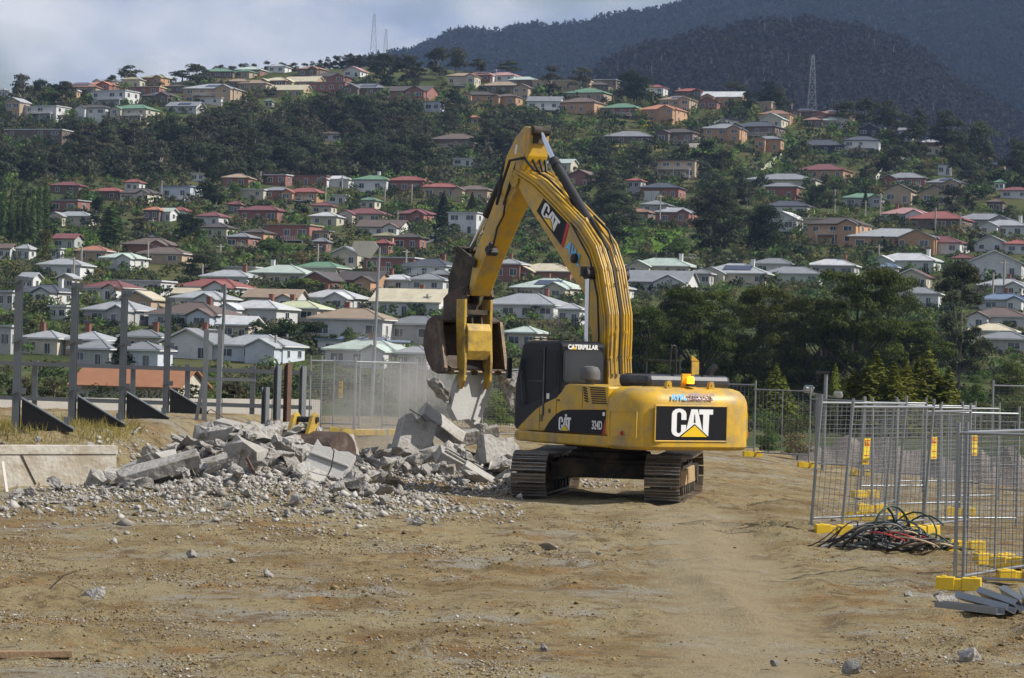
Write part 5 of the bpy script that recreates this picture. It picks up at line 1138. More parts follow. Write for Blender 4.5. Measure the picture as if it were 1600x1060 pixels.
fm.prism([(-.13, 0), (.13, 0), (.105, .17), (-.105, .17)], -.3, -.05); fm.prism([(-.13, 0), (.13, 0), (.105, .17), (-.105, .17)], .05, .3); fm.prism([(-.115, 0), (.115, 0), (.094, .15), (-.094, .15)], -.05, .05); [fm.box((x, 0, .178), (.07, .07, .02)) for x in (-.2, .2)]; FOOT = fm.mesh('fence_block'); FOOT.materials.append(YPL)
def foot(u, D, lb, rz=0, grp=None, z=0):
    p = gp(u, D); p.z += z + .03; o = link('fence_block', FOOT, None, p, (0, 0, rad(rz))); bv = o.modifiers.new('bevel', 'BEVEL'); bv.width = .02; bv.segments = 2; return tag(o, lb, 'fence block', grp)
FAR = 'far fence panels across the site'
for k, (u0, D0, u1, D1) in enumerate([(1090, 81.5, 1178, 80), (1178, 80, 1264, 78.6), (1264, 78.6, 1350, 77.2), (1350, 77.2, 1440, 75.8), (1440, 75.8, 1530, 74.4), (1530, 74.4, 1640, 73)]):
    fence(u0, D0, u1, D1, ['far mesh panel partly behind the counterweight', 'far mesh panel in front of the tan shrub', 'far mesh panel beside the camera pole', 'far mesh panel in front of the gravel heap', 'far mesh panel before the widest golden conifer', 'far mesh panel before the bright green shrubs'][k], grp=FAR)
fence(1267, 43.2, 1400, 45.0, 'mesh panel leaning over behind the cable pile', 4, 'tall'); fence(1315, 42.0, 1442, 44.2, 'mesh panel standing in the long yellow foot', 4); fence(1442, 44.3, 1512, 46.2, 'mesh panel joined behind the cable pile')
fence(1492, 34.6, 1770, 34.3, 'large mesh panel beside the stacked steel channels'); fence(1505, 34.9, 1600, 37.0, 'mesh panel hinged back from the large panel')
for k, a in enumerate([(1362, 50, 1400, 52.2), (1398, 52, 1500, 53.2), (1345, 60, 1442, 61), (1470, 57, 1560, 58.2), (1465, 47.5, 1588, 48.2), (1400, 66, 1520, 67)]):
    fence(*a, ['stored mesh panel turned edge-on behind the yellow sign', 'stored mesh panel carrying a narrow yellow sign', 'stored mesh panel before the gravel heap', 'stored mesh panel behind the hinged panel', 'stored mesh panel above the scattered yellow feet', 'stored mesh panel farthest back in the jumble'][k], -1 + k % 3, 'tall' if k in (1, 3) else None, grp='stored fence panels')
fence(1548, 64, 1740, 64, 'raised mesh panel in front of the olive shrubs', H=2.0, dz=.55)
LF = 'fence panels behind the rubble'
for k, a in enumerate([(482, 74, 519, 75.8), (519, 75.8, 551, 74.2), (553, 74, 622, 75.2), (622, 75.2, 648, 77.2), (596, 80, 660, 79), (662, 77, 752, 77.6), (752, 77.6, 842, 78.2), (500, 80, 560, 79.4)]):
    fence(*a, ['mesh panel starting at the end of the steel rails', 'mesh panel carrying the red and yellow sign', 'mesh panel beside the signed panel', 'narrow-angled mesh panel in the dust', 'mesh panel behind the dusty panels', 'mesh panel behind the gripped concrete', 'mesh panel behind the cab', 'second-row mesh panel behind the signed panel'][k], 0, 'square' if k == 1 else None, grp=LF)
for k, (u, D, rz, lb) in enumerate([(1176, 80, 8, 'yellow foot under the counterweight corner'), (1262, 78.6, 8, 'yellow foot between the far panels'), (1345, 77.4, 5, 'yellow foot below the gravel heap'), (1302, 41.9, 3, 'long yellow foot under the leaning panel'), (1362, 50, 10, 'yellow foot of the edge-on stored panel'), (1405, 48, 20, 'upright yellow foot behind the cable pile'), (1498, 34.5, -14, 'yellow foot of the large mesh panel'), (1340, 46.5, 0, 'yellow foot behind the mesh panel beside the cable pile'), (1352, 57, 15, 'loose yellow foot on the bare ground')]): foot(u, D, lb, rz)
for k, (u, D, rz, z) in enumerate([(1440, 43.9, 20, 0), (1553, 38.6, 10, 0), (1578, 38.2, -15, 0), (1592, 35.9, 0, 0), (1500, 52, 0, 0), (1508, 40.8, 5, 0)]): foot(u, D, 'yellow plastic foot lying among the stored panels', rz, 'loose fence feet', z)
for k, (u, D) in enumerate([(551, 73.6), (585, 73.8), (622, 74.9), (690, 77), (716, 77.2), (640, 76), (530, 75)]): foot(u, D, 'yellow foot along the dusty fence behind the rubble', 4, 'fence feet behind the rubble')
# --- gravel heap and green sheet behind the far fence
p = gp(1350, 90); gh = MB(); n = 26
pts = [((i / n - .5) * 7.6, (j / n - .5) * 5, 1.05 * max(0, 1 - ((i / n - .5) * 2) ** 2) ** 1.2 * max(0, 1 - ((j / n - .5) * 2) ** 2) * (1 + .2 * math.sin(i * 1.3)) + .05 * R.rand() - .15) for j in range(n + 1) for i in range(n + 1)]
gh.add(pts, [(j * (n + 1) + i, j * (n + 1) + i + 1, (j + 1) * (n + 1) + i + 1, (j + 1) * (n + 1) + i) for j in range(n) for i in range(n)]); ob('gravel_heap', gh, mat('gravel', (.17, .145, .125), .95, var=.4, vs=6, bump=1, bs=18), loc=p, smooth=30, label='low brown gravel heap behind the far fence', cat='heap')
p = gp(1545, 88); gh2 = MB(); gh2.v = [(x * .9, y, z * 1.25) for x, y, z in gh.v]; gh2.f = gh.f; gh2.m = gh.m; ob('gravel_heap', gh2, MATS['gravel'], loc=p, smooth=30, label='darker gravel heap behind the stored panels', cat='heap')
# --- poles
def flood(t, c, rz, s=.3): f = ob('floodlight', MB().box((0, 0, 0), (s, s * .5, s * .7)), GALV, t, c, (rad(35), 0, rz), bevel=.02); ob('lens', MB().box((0, -s * .26, 0), (s * .9, .01, s * .6)), mat('lamp_lens', (.5, .5, .46), .2), f)
p = gp(1286, 79); t = empty('camera_pole', p, label='thin grey pole with a camera and two floodlights behind the far fence', cat='pole'); ob('shaft', MB().tube([(0, 0, -.2), (.03, 0, 3.0)], .06, 10), GALV, t, smooth=50); flood(t, (-.5, 0, 2.5), rad(20)); flood(t, (.42, 0, 2.35), rad(-30), .26); ob('security_camera', MB().box((-.08, -.1, 3.02), (.4, .16, .1)).box((-.22, 0, 2.88), (.1, .1, .12)), RUB, t); ob('bracket', MB().bar((-.5, 0, 2.4), (.42, 0, 2.25), .04), GALV, t); ob('second_post', MB().tube([(-.2, .1, -.2), (-.2, .1, 2.35)], .06, 8), GALV, t)
p = gp(579, 98); p.z = .4; t = empty('floodlight_pole', p, label='tall pole carrying one large boxy floodlight above the fence', cat='lamp post'); ob('shaft', MB().tube([(0, 0, -.5), (.16, 0, 6.7)], .075, 10, r2=.055), GALV, t, smooth=50); f = ob('lamp_housing', MB().prism([(-1.0, 0), (-.75, -.35), (-.3, -.45), (0, 0), (-.15, .22), (-.9, .2)], -.22, .22, axis='y'), mat('lamp_box', (.42, .42, .38), .6), t, (.12, 0, 6.72)); ob('lamp_lens', MB().bar((-.98, 0, -.02), (-.05, 0, .0), .36, .02), MATS['lamp_lens'], f)
p = gp(341, 92); ob('pole', MB().tube([(0, 0, -.3), (.12, 0, 4.75)], .06, 8).box((.12, 0, 4.1), (.1, .1, .2)), STEELB, loc=p, smooth=50, label='slim dark pole above the steel box frame', cat='pole')
POLEM = mat('pole_wood', (.33, .30, .26), .9, var=.15)
def upole(u, vb, hp, k):
    P = hit(u, vb, 300); lbp = 'slim timber power pole ' + nbh(P); H = hp * P.y / FPX; t = empty('utility_pole', P, (0, 0, rad(R.uniform(-50, 50))), label=lbp, cat='pole', group='power poles on the hillside'); ob('shaft', MB().tube([(0, 0, -1), (0, 0, H)], .2, 6), POLEM, t); ob('crossarm', MB().box((0, 0, H - .5), (2.0, .12, .14)), POLEM, t)
for k, q in enumerate([(188, 388, 22), (231, 414, 36), (127, 412, 26), (115, 442, 40), (238, 364, 22), (252, 315, 32), (316, 445, 32), (344, 406, 24), (407, 288, 20), (508, 322, 28), (534, 308, 32), (496, 426, 44), (453, 347, 20), (601, 315, 24), (643, 320, 32), (621, 352, 22), (634, 430, 40), (1031, 354, 50), (1304, 332, 36), (1352, 346, 32), (1375, 348, 46), (1461, 367, 42), (1500, 370, 38), (1373, 408, 25), (1568, 465, 58), (1551, 472, 46), (1237, 178, 18), (775, 130, 22), (1002, 142, 16), (430, 568, 44), (448, 544, 22), (667, 494, 34), (1143, 420, 18), (1061, 146, 14)]): upole(*q, k)
def pylon(u, vb, hp, lb, y=None):
    P = hit(u, vb, 300); P.y += 8 if y is None else y; k = P.y / FPX; H = hp * k; wb = H * .11; P.x = (u - 800) / FPX * P.y; t = empty('pylon', Vector((P.x, P.y, CAMH + ray(u, vb)[2] * P.y)), label=lb, cat='pylon'); m = MB(); r = max(.1, .3 * k)
    lv = [0, .22, .4, .55, .68, .8, .9, 1.0]; wd = lambda f: wb * (1 - f) ** .8 * .5 + .35
    for sx in (-1, 1):
        for sy in (-1, 1):
            for a, b in zip(lv[:-1], lv[1:]):
                m.bar((sx * wd(a), sy * wd(a), a * H), (sx * wd(b), sy * wd(b), b * H), r)
    for i, (a, b) in enumerate(zip(lv[:-1], lv[1:])):
        for sy in (-1, 1): m.bar((-wd(a), sy * wd(a), a * H), (wd(b), sy * wd(b), b * H), r * .6); m.bar((wd(a), sy * wd(a), a * H), (-wd(b), sy * wd(b), b * H), r * .6); m.bar((-wd(b), sy * wd(b), b * H), (wd(b), sy * wd(b), b * H), r * .6)
    ob('lattice', m, mat('pylon_steel', (.34, .36, .38), .6, .4), t); a = MB(); [a.bar((-wb * .32, 0, f * H), (wb * .32, 0, f * H), r) for f in (.78, .88, .97)]; ob('crossarm', a, MATS['pylon_steel'], t)
pylon(571, 108, 86, 'taller of the two skyline pylons', 200); pylon(590, 108, 62, 'shorter of the two skyline pylons', 320); pylon(1258, 182, 96, 'lattice pylon standing against the brown spur')
# --- parked cars on the hillside roads
def car(u, v, rz, m, lb):
    P = hit(u, v, 300); P.z += .25; t = empty('parked_car', P, (0, 0, rad(rz)), label=lb, cat='car'); ob('body', MB().prism([(-2.1, .3), (2.1, .3), (2.15, .8), (1.2, .95), (-1.9, 1.0), (-2.15, .8)], -.85, .85), m, t, bevel=.06); ob('cabin', MB().prism([(-1.7, .98), (.95, .95), (.35, 1.5), (-1.4, 1.5)], -.74, .74), CGLASS, t, bevel=.05); [ob('wheel', MB().tube([(sx * .66, y, .33), (sx * .88, y, .33)], .33, 12), RUB, t) for sx in (-1, 1) for y in (-1.3, 1.3)]
WPAINT = mat('car_white', (.7, .7, .7), .3, coat=.5, var=.03)
car(697, 364, 70, WPAINT, 'white car parked beside the white cube house'); car(1091, 231, 80, WPAINT, 'white car on the terrace below the dark brown roof'); car(1498, 306, 85, WPAINT, 'white van-like car beside the brown gabled house'); car(1382, 247, 80, WPAINT, 'white car beside the white house with charcoal roof'); car(312, 318, 75, mat('car_grey', (.3, .31, .33), .3, coat=.5), 'grey car below the blue-roofed house')
def strip(name, pts, w, h, m, lb):
    mb = MB(); P = [hit(u, v, 300) for u, v in pts]
    for a, b in zip(P[:-1], P[1:]):
        n = max(2, int((b - a).length / 6)); Q = [a.lerp(b, i / n) for i in range(n + 1)]; Q = [Vector((q.x, q.y, hz(q.x, q.y))) for q in Q]
        for c, d in zip(Q[:-1], Q[1:]): mb.bar(c + Vector((0, 0, h / 2 - .3)), d + Vector((0, 0, h / 2 - .3)), w, h + .6)
    return ob(name, mb, m, label=lb, cat='wall')
strip('garden_wall', [(1076, 232), (1110, 231), (1148, 236)], .4, 1.6, mat('stone_wall', (.32, .30, .27), .9, bump=.5, bs=6), 'grey stone terrace wall above the grassy bank'); strip('garden_fence', [(1189, 276), (1205, 262), (1222, 250)], .2, 2.2, mat('fence_green', (.33, .36, .25), .8), 'pale green boundary fence climbing the slope'); strip('garden_fence', [(605, 262), (616, 252), (628, 243)], .2, 2.0, WALLP, 'pale stepped wall climbing out of the bush belt'); strip('garden_fence', [(1368, 290), (1376, 279), (1382, 270)], .2, 2.4, WALLP, 'white fence climbing beside the grey-roofed brick house')
def lawn(u0, u1, v0, v1, m, lb):
    us, vs = np.linspace(u0, u1, 14), np.linspace(v1, v0, 10); V = []
    for v in vs:
        for u in us: uu = u + 6 * math.sin(v * .35); q = hit(uu, v, 300); V.append((q.x, q.y, hz(q.x, q.y) + .25))
    tag(link('lawn', npmesh('lawn', V, grid_faces(14, 10), m, True)), lb, None, None, 'structure')
LAWN = mat('lawn_green', (.085, .15, .022), .95, var=.25, vs=.2, spec=.05); DRYG = mat('dry_bank', (.15, .125, .05), .95, var=.3, vs=.15, spec=.05)
ASPH = mat('asphalt', (.10, .10, .105), .9, var=.15, vs=.3)
def road(pts, w, lb):
    V = []; F = []
    P = [hit(u, v, 300) for u, v in pts]; Q = []
    for a, b in zip(P[:-1], P[1:]): Q += [a.lerp(b, i / 8) for i in range(8)]
    for i, q in enumerate(Q):
        d = (Q[min(i + 1, len(Q) - 1)] - Q[max(i - 1, 0)]); nn = Vector((-d.y, d.x, 0)).normalized() * w / 2
        for sg in (-1, 1): x_, y_ = q.x + sg * nn.x, q.y + sg * nn.y; V.append((x_, y_, hz(x_, y_) + .3))
    F = [(2 * i, 2 * i + 1, 2 * i + 3, 2 * i + 2) for i in range(len(Q) - 1)]; tag(link('road', npmesh('road', V, F, ASPH)), lb, None, None, 'structure')
road([(1060, 212), (1100, 206), (1140, 190), (1165, 184)], 7, 'street curving past the yellow scrub'); road([(640, 385), (690, 370), (712, 364), (700, 350)], 6, 'street climbing beside the white cube house'); road([(96, 192), (120, 178), (150, 172)], 6, 'street climbing to the white apartment block'); road([(1380, 270), (1404, 252), (1440, 240)], 5, 'steep drive beside the white house'); road([(225, 372), (250, 366), (300, 372)], 6, 'street above the brown-roofed brick house')
lawn(968, 1062, 358, 398, LAWN, 'bright green lawn below the huge gum trees'); lawn(86, 166, 366, 394, LAWN, 'green lawn beside the poplar row'); lawn(1072, 1150, 236, 252, LAWN, 'grassy bank below the stone wall'); lawn(1304, 1345, 204, 214, LAWN, 'lawn beside the terracotta roof'); lawn(965, 1040, 228, 246, DRYG, 'dry bare bank above the long tan house'); lawn(640, 745, 322, 334, LAWN, 'sunny strip of lawn above the cypress'); lawn(690, 790, 234, 246, LAWN, 'grassy terrace below the brown ranch roof')
# --- rubble
def hull(d, k, seed, flat=1.0):
    q = np.random.RandomState(seed); bm_ = bmesh.new()
    for _ in range(k):
        p = q.uniform(-1, 1, 3); p /= max(abs(p)) ** .6; bm_.verts.new((p[0] * d[0] / 2, p[1] * d[1] / 2, p[2] * d[2] / 2))
    r_ = bmesh.ops.convex_hull(bm_, input=bm_.verts); bmesh.ops.delete(bm_, geom=[g for g in r_['geom_interior'] if isinstance(g, bmesh.types.BMVert)], context='VERTS')
    bmesh.ops.subdivide_edges(bm_, edges=bm_.edges[:], cuts=2, use_grid_fill=True)
    for v_ in bm_.verts: v_.co += Vector(q.normal(0, .022, 3)) * (1 if v_.co.z < d[2] * .3 else .5)
    me = bpy.data.meshes.new('concrete_chunk'); bm_.to_mesh(me); bm_.free(); me.materials.append(CONC); return me
CH = [hull((1, .8, .7), 18, s) for s in range(8)] + [hull((1.2, .8, .3), 14, 20 + s) for s in range(5)] + [hull((1.3, .45, .4), 14, 40 + s) for s in range(3)]
R = np.random.RandomState(12); nch = 0
LMK = [(gx(u, D), D, n) for u, D, n in ((252, 48.6, 'long tilted beam'), (372, 53.5, 'crowning slab'), (352, 51.5, 'big broken block'), (512, 47.6, 'moulded pale slab'), (482, 51.2, 'spare bucket'), (645, 56, 'tall broken block'), (690, 57, 'leaning beam'), (612, 54, 'flat front slab'), (742, 57.5, 'round-edged beam'), (775, 55.6, 'standing flat slab'), (730, 54.6, 'sloping ribbed beam'), (800, 54.5, 'track'), (420, 47, 'rusty pipe'), (150, 48, 'wall end'))]
def chunk(x, y, s, lift, grp, lb, var=None):
    z = gz(x, y); k = R.randint(len(CH)) if var is None else var
    lb = '%s %s %s' % ('large' if s > .48 else 'small' if s < .25 else 'mid-sized', 'rough concrete lump' if k < 8 else 'flat concrete shard' if k < 13 else 'long broken concrete rib', lb)
    L = min(LMK, key=lambda q: (q[0] - x) ** 2 + (q[1] - y) ** 2); lb += ', by the ' + L[2] if (L[0] - x) ** 2 + (L[1] - y) ** 2 < 1.7 else ''
    if len(lb.replace('-', ' ').split()) > 15: lb = lb.split(', by')[0]
    o = link('concrete_chunk', CH[k], None, (x, y, z + s * .22 + lift), tuple(R.uniform(-.6, .6, 2)) + (R.uniform(0, 6.28),), s); return tag(o, lb, 'concrete chunk', grp)
def spread(n, fx, fy, sz, grp, lb, ok, lift=.25):
    k = 0
    while k < n:
        x, y = fx(), fy()
        if not ok(x, y): continue
        s = min(sz[1], sz[0] * math.exp(abs(R.normal(0, .55)))); chunk(x, y, s, R.uniform(0, lift) * (1 if s < .5 else .4), grp, lb); k += 1
wok = lambda x, y: (x > xw(y) + .25) if y < 50 else x > -8.2
spread(126, lambda: R.normal(-5.2, 1.3), lambda: R.normal(50.4, 2.5), (.26, .9), 'rubble of the heap beside the retaining wall', 'in the wall-side heap', lambda x, y: wok(x, y) and 43.5 < y < 57 and x < -2.1)
spread(64, lambda: R.normal(-1.4, 1.25), lambda: R.normal(55.6, 1.8), (.26, .9), 'rubble of the heap beside the tracks', 'in the heap below the bucket', lambda x, y: y > 52.4 and x < .55 and x > -4.4, .28)
spread(38, lambda: R.normal(-2.6, .55), lambda: R.normal(46.6, 1.0), (.15, .5), 'rubble at the toe of the heap', 'at the toe of the heap', lambda x, y: 44.5 < y < 49, .15)
spread(40, lambda: R.uniform(-9, -2.6), lambda: R.uniform(42, 48.2), (.15, .45), 'rubble along the wall foot', 'on the soil at the wall foot', wok, .05)
spread(10, lambda: R.uniform(-10.2, -7.8), lambda: R.uniform(48, 50.6), (.12, .35), 'rubble along the wall top', 'lying along the top of the retaining wall', lambda x, y: xw(y) - .75 < x < xw(y) - .2, .02)
LONE = [(148, 936, .26), (858, 862, .28), (935, 868, .12), (630, 888, .13), (852, 1018, .12), (1330, 1050, .2), (1515, 1036, .26), (1422, 938, .22), (1478, 948, .3), (1300, 936, .12), (1290, 932, .1), (968, 862, .09), (640, 818, .2), (655, 822, .26), (680, 820, .1), (1468, 935, .18), (1210, 1040, .1), (300, 870, .16), (362, 880, .2), (420, 902, .18)]
for k, (u, v, s) in enumerate(LONE):
    d = ray(u, v); D = (CAMH - .1) / -d[2]
    for _ in range(4): D = (CAMH - gz(d[0] * D, D)) / -d[2]
    chunk(d[0] * D, D, s, 0, 'lone lumps on the open dirt', 'lying alone on the open dirt')
# large slabs one can tell apart
def slab(u, v, D, dims, rot, lb, m=None, ribs=False):
    p = at(u, v, D); b = MB(); n = 6
    q = np.random.RandomState(int(u)); L, Wd, T = dims; pr = []
    for i in range(n): pr.append((-L / 2 + L * i / (n - 1), -Wd / 2 + q.uniform(0, .08) * Wd))
    for i in range(n): pr.append((L / 2 - L * i / (n - 1) + (q.uniform(-.06, .06) * L if i in (0, n - 1) else 0), Wd / 2 - q.uniform(0, .14) * Wd))
    b.prism(pr, -T / 2, T / 2, axis='z')
    if ribs:
        for yy in (-.25, .1): b.box((0, yy * Wd, T / 2 + .03), (L * .92, .05, .06))
    o = ob('concrete_slab', b, m or CONC, loc=p, rot=tuple(rad(a) for a in rot), label=lb, cat='concrete slab', bevel=.015); return o
slab(252, 731, 47.6, (1.5, .6, .24), (14, -17, 6), 'long concrete beam tilted out of the heap beside the retaining wall'); slab(285, 740, 48.3, (1.9, .7, .25), (6, -16, 10), 'dark-sided slab under the tilted beam'); slab(225, 728, 48.8, (.9, .5, .25), (10, -20, -8), 'slab wedged between wall end and tilted beam'); slab(372, 672, 53.5, (.95, .6, .26), (6, 12, -10), 'flat concrete slab crowning the heap'); slab(352, 702, 51.5, (.7, .6, .45), (20, 30, 25), 'big broken block below the crowning slab'); slab(395, 702, 51.8, (.55, .45, .4), (0, 20, 50), 'squarish block beside the big broken block')
slab(512, 728, 47.6, (.85, .85, .14), (58, 18, -10), 'smooth pale slab with a moulded edge leaning beside the spare bucket', CONCS, True); slab(500, 752, 46.9, (.8, .5, .16), (40, 22, 10), 'rough pale slab under the moulded slab'); slab(645, 686, 56, (.75, 1.0, .42), (70, 20, 20), 'tall broken wall block standing up from the dust'); slab(690, 668, 57, (1.1, .5, .3), (35, 35, 10), 'concrete beam leaning on the tall broken block'); slab(628, 722, 55.5, (2.1, .8, .2), (15, -14, 8), 'wide shaded slab lying below the tall block'); slab(612, 748, 54, (1.4, .6, .18), (8, 4, 0), 'flat slab at the front of the heap below the dust'); slab(742, 682, 57.5, (1.1, .3, .3), (10, -12, 12), 'round-edged concrete beam on top of the heap'); slab(775, 705, 55.6, (.75, .7, .3), (75, 5, 35), 'flat-faced grey slab standing beside the cab'); slab(730, 735, 54.6, (1.4, .5, .3), (20, 28, 10), 'sloping ribbed beam in front of the standing slab', None, True); slab(668, 738, 54.4, (1.2, .5, .25), (12, -8, -5), 'rough slab end in front of the leaning beam'); slab(755, 748, 53.6, (1.0, .45, .2), (20, 30, 10), 'pale slab sliding down to the track')
# concrete held by bucket and thumb: placed in the machine's own frame, then freed
ML = Matrix.Translation(EXC) @ Matrix.Rotation(YAW, 4, 'Z')
def held(c, dims, rot, lb, me=None, m=CONCS):
    if me is None:
        b = MB(); L, Wd, T = dims; pr = [(-L / 2, -Wd / 2 + .12), (-L * .2, -Wd / 2 - .06), (L * .15, -Wd / 2 + .1), (L / 2, -Wd / 2 + .02), (L / 2 + .05, 0), (L / 2, Wd / 2), (-L * .1, Wd / 2 + .06), (-L / 2 + .05, Wd / 2), (-L / 2 - .04, .1)]; b.prism(pr, -T / 2, T / 2, axis='z'); b.box((L * .3, 0, T / 2 + .03), (.1, Wd * .8, .06)); me = b.mesh('gripped_concrete'); me.materials.append(m); sc = 1
    else: sc = dims[0]
    o = link('gripped_concrete', me); o.matrix_world = ML @ Matrix.Translation(c) @ Euler([rad(a) for a in rot]).to_matrix().to_4x4() @ Matrix.Diagonal((sc, sc, sc, 1)); return tag(o, lb, 'concrete slab')
held((-.1, 5.6, 1.86), (.8, 1.2, .2), (82, 24, 4), 'smooth concrete slab gripped under the bucket thumb'); held((-.86, 5.5, 1.95), (.75,), (10, 40, 20), 'jagged concrete chunk hanging beside the gripped slab', CH[14]); held((.82, 5.35, 2.2), (.72,), (30, 20, 70), 'jagged concrete chunk at the bucket lip towards the cab', CH[2]); held((.78, 5.3, 1.86), (.6,), (20, 60, 10), 'thin broken rib hanging below the bucket lip', CH[15]); held((.12, 5.4, 1.22), (.32,), (20, 10, 30), 'small broken lump dangling below the gripped slab', CH[5])
rb_ = [([(640, 640), (660, 652), (672, 668), (690, 664)], 56, 'bent reinforcing wire beside the tall broken block'), ([(385, 715), (400, 745), (420, 775), (437, 800)], 47, 'rusty pipe sloping down the heap'), ([(427, 655), (433, 680), (438, 705)], 51, 'short rusty bar sticking up beside the spare bucket'), ([(512, 690), (522, 705), (518, 730), (510, 748)], 46.7, 'thin wire hanging over the moulded slab'), ([(320, 645), (330, 640), (340, 646), (352, 655)], 56, 'thin wire curling above the crowning slab'), ([(72, 985), (74, 960), (68, 930), (98, 900), (120, 892)], 31, 'thin bent wire springing from the dirt'), ([(782, 600), (790, 596), (799, 597)], 54.5, 'reinforcing bar sticking out beside the cab')]
for pts, D, lb in rb_: ob('reinforcing_bar' if 'pipe' not in lb else 'pipe', MB().tube([at(u, v, D + .1 * i) for i, (u, v) in enumerate(pts)], .012 if 'pipe' not in lb else .03, 6), RUSTB if 'thin' not in lb else STEELD, label=lb, cat='wire' if 'pipe' not in lb else 'pipe', smooth=60)
# --- detached bucket lying in the rubble
p = at(482, 712, 51.2); t = empty('spare_bucket', p, (0, 0, rad(-24)), label='detached rusty bucket with yellow mounting ears lying in the rubble', cat='bucket')
m = MB(); prof = [(.62 * math.cos(a), .5 * math.sin(a)) for a in np.linspace(rad(-20), rad(200), 14)]; inn_ = [(x * .93, z * .93) for x, z in prof]
for i in range(13): m.prism([prof[i], prof[i + 1], inn_[i + 1], inn_[i]], -.62, .72)
ob('shell', m, RUST, t, smooth=40); ob('side_wall', MB().prism(prof + [(-.75, -.55), (.85, -.75)], .72, .76), RUST, t); ob('side_wall', MB().prism(prof + [(-.75, -.55), (.85, -.75)], -.66, -.62), RUST, t); ob('cutting_edge', MB().box((.05, .86, -.72), (1.4, .12, .04), (rad(-20), 0, 0)), mat('polished_steel', (.6, .58, .54), .3, .8), t)
for x in (-.32, .1): ob('ear', MB().prism([(-.45, .3), (-.3, .42), (-.1, .8), (.05, .86), (.16, .78), (.12, .62), (0, .5), (.1, .42), (.3, .4)], x - .045, x + .045), YELW, t, bevel=.015)
ob('pin', MB().tube([(-.38, .03, .72), (.18, .03, .72)], .06, 10), RUB, t)
# --- cable pile, steel channels, timber
p = gp(1395, 40.2); t = empty('cable_pile', p, label='tangled pile of black, green and red cables beside the fence panels', cat='cable pile'); cm = [RUB, mat('cable_green', (.02, .05, .03), .5), mat('cable_grey', (.12, .125, .12), .5), mat('cable_red', (.4, .03, .03), .5), RUB, MATS['cable_grey'], mat('cable_tan', (.4, .3, .2), .6), MATS['cable_green']]
for k in range(30):
    q = np.random.RandomState(60 + k); c0 = Vector((q.normal(.1, .42), q.normal(0, .22), q.uniform(.02, .2))); e1 = Vector((q.normal(0, 1), q.normal(0, .6), q.normal(0, .35))).normalized(); e2 = e1.cross(Vector((q.normal(0, .5), q.normal(0, .8), 1)).normalized()).normalized(); r0 = q.uniform(.16, .42); ph = q.uniform(0, 6.28); P = []
    for i in range(34):
        a = ph + i * .3; r_ = r0 * (1 + .25 * math.sin(i * .33 + k)); v_ = c0 + e1 * (r_ * 1.25 * math.cos(a)) + e2 * (r_ * math.sin(a)) + Vector((.012 * i * (1 if k % 2 else -1), 0, 0)); v_.z = .03 + abs(v_.z) * .95 * math.exp(-(v_.x / 1.1) ** 4); P.append(v_)
    ob('cable', MB().tube(P, q.choice([.011, .015, .02]), 6), cm[k % 8 if k % 16 != 3 else 0], t, smooth=70)
for k, (a, b) in enumerate((((-1.15, -.1, .03), (.2, -.25, .05)), ((-1.1, -.3, .03), (.4, -.35, .04)))): ob('cable', MB().tube([Vector(a).lerp(Vector(b), i / 12) + Vector((0, .14 * math.sin(i * .9 + k), .05 * abs(math.sin(i * .5)))) for i in range(13)], .02, 6), cm[2], t, smooth=70)
cs = MB(); cs.box((0, 0, .004), (.15, 1, .008)); cs.box((-.071, 0, .043), (.008, 1, .07)); cs.box((.071, 0, .043), (.008, 1, .07)); CSM = cs.mesh('steel_channel'); CSM.materials.append(GALV)
for k, (u, D, rz, L, tx, ty, zz) in enumerate([(1515, 31.2, 38, 1.0, 0, 0, .0), (1538, 31.3, 30, 1.0, 4, 22, .06), (1560, 31.4, 22, .95, 6, 40, .10), (1580, 31.5, 12, .9, 8, 60, .13), (1597, 31.6, 2, .85, 10, 80, .14), (1612, 31.2, 28, 1.0, 0, 5, .02)]):
    q = gp(u, D); o = link('steel_channel', CSM, None, q + Vector((0, 0, .07 + zz)), (rad(tx), rad(ty), rad(rz)), (1, L, 1)); tag(o, 'galvanised steel channel %s, stacked beside the large panel' % ('lying flat at the open end', 'tipped slightly beside the flat one', 'half tipped in the middle', 'steeply tipped beside the upright one', 'standing on edge', 'lying flat under the others')[k], 'steel channel', 'stacked steel channels')
def gpix(u, v):
    d = ray(u, v); D = (CAMH - .1) / -d[2]
    for _ in range(5): D = (CAMH - gz(d[0] * D, D)) / -d[2]
    return Vector((d[0] * D, D, gz(d[0] * D, D)))
a, b = gpix(-30, 1030), gpix(112, 1028); ob('timber_beam', MB().bar(a + Vector((0, 0, .04)), b + Vector((0, 0, .04)), .09, .07), WOODM, label='dark weathered timber lying on the dirt', cat='timber', bevel=.008)
a, b = at(72, 795, 42.6), at(108, 812, 42.2); ob('timber_batten', MB().bar(a, b, .06, .05), WALLP, label='pale broken batten at the foot of the retaining wall', cat='timber')
a, b = gpix(95, 833), gpix(150, 830); ob('timber_batten', MB().bar(a + Vector((0, 0, .04)), b + Vector((0, 0, .04)), .05, .04), WOODM, label='brown splintered batten on the soil before the retaining wall', cat='timber')
a = at(4, 722, 48.0); b = at(14, 790, 47.4); ob('timber_batten', MB().bar(a, b, .05, .04), WALLP, label='thin pale batten leaning against the retaining wall', cat='timber')
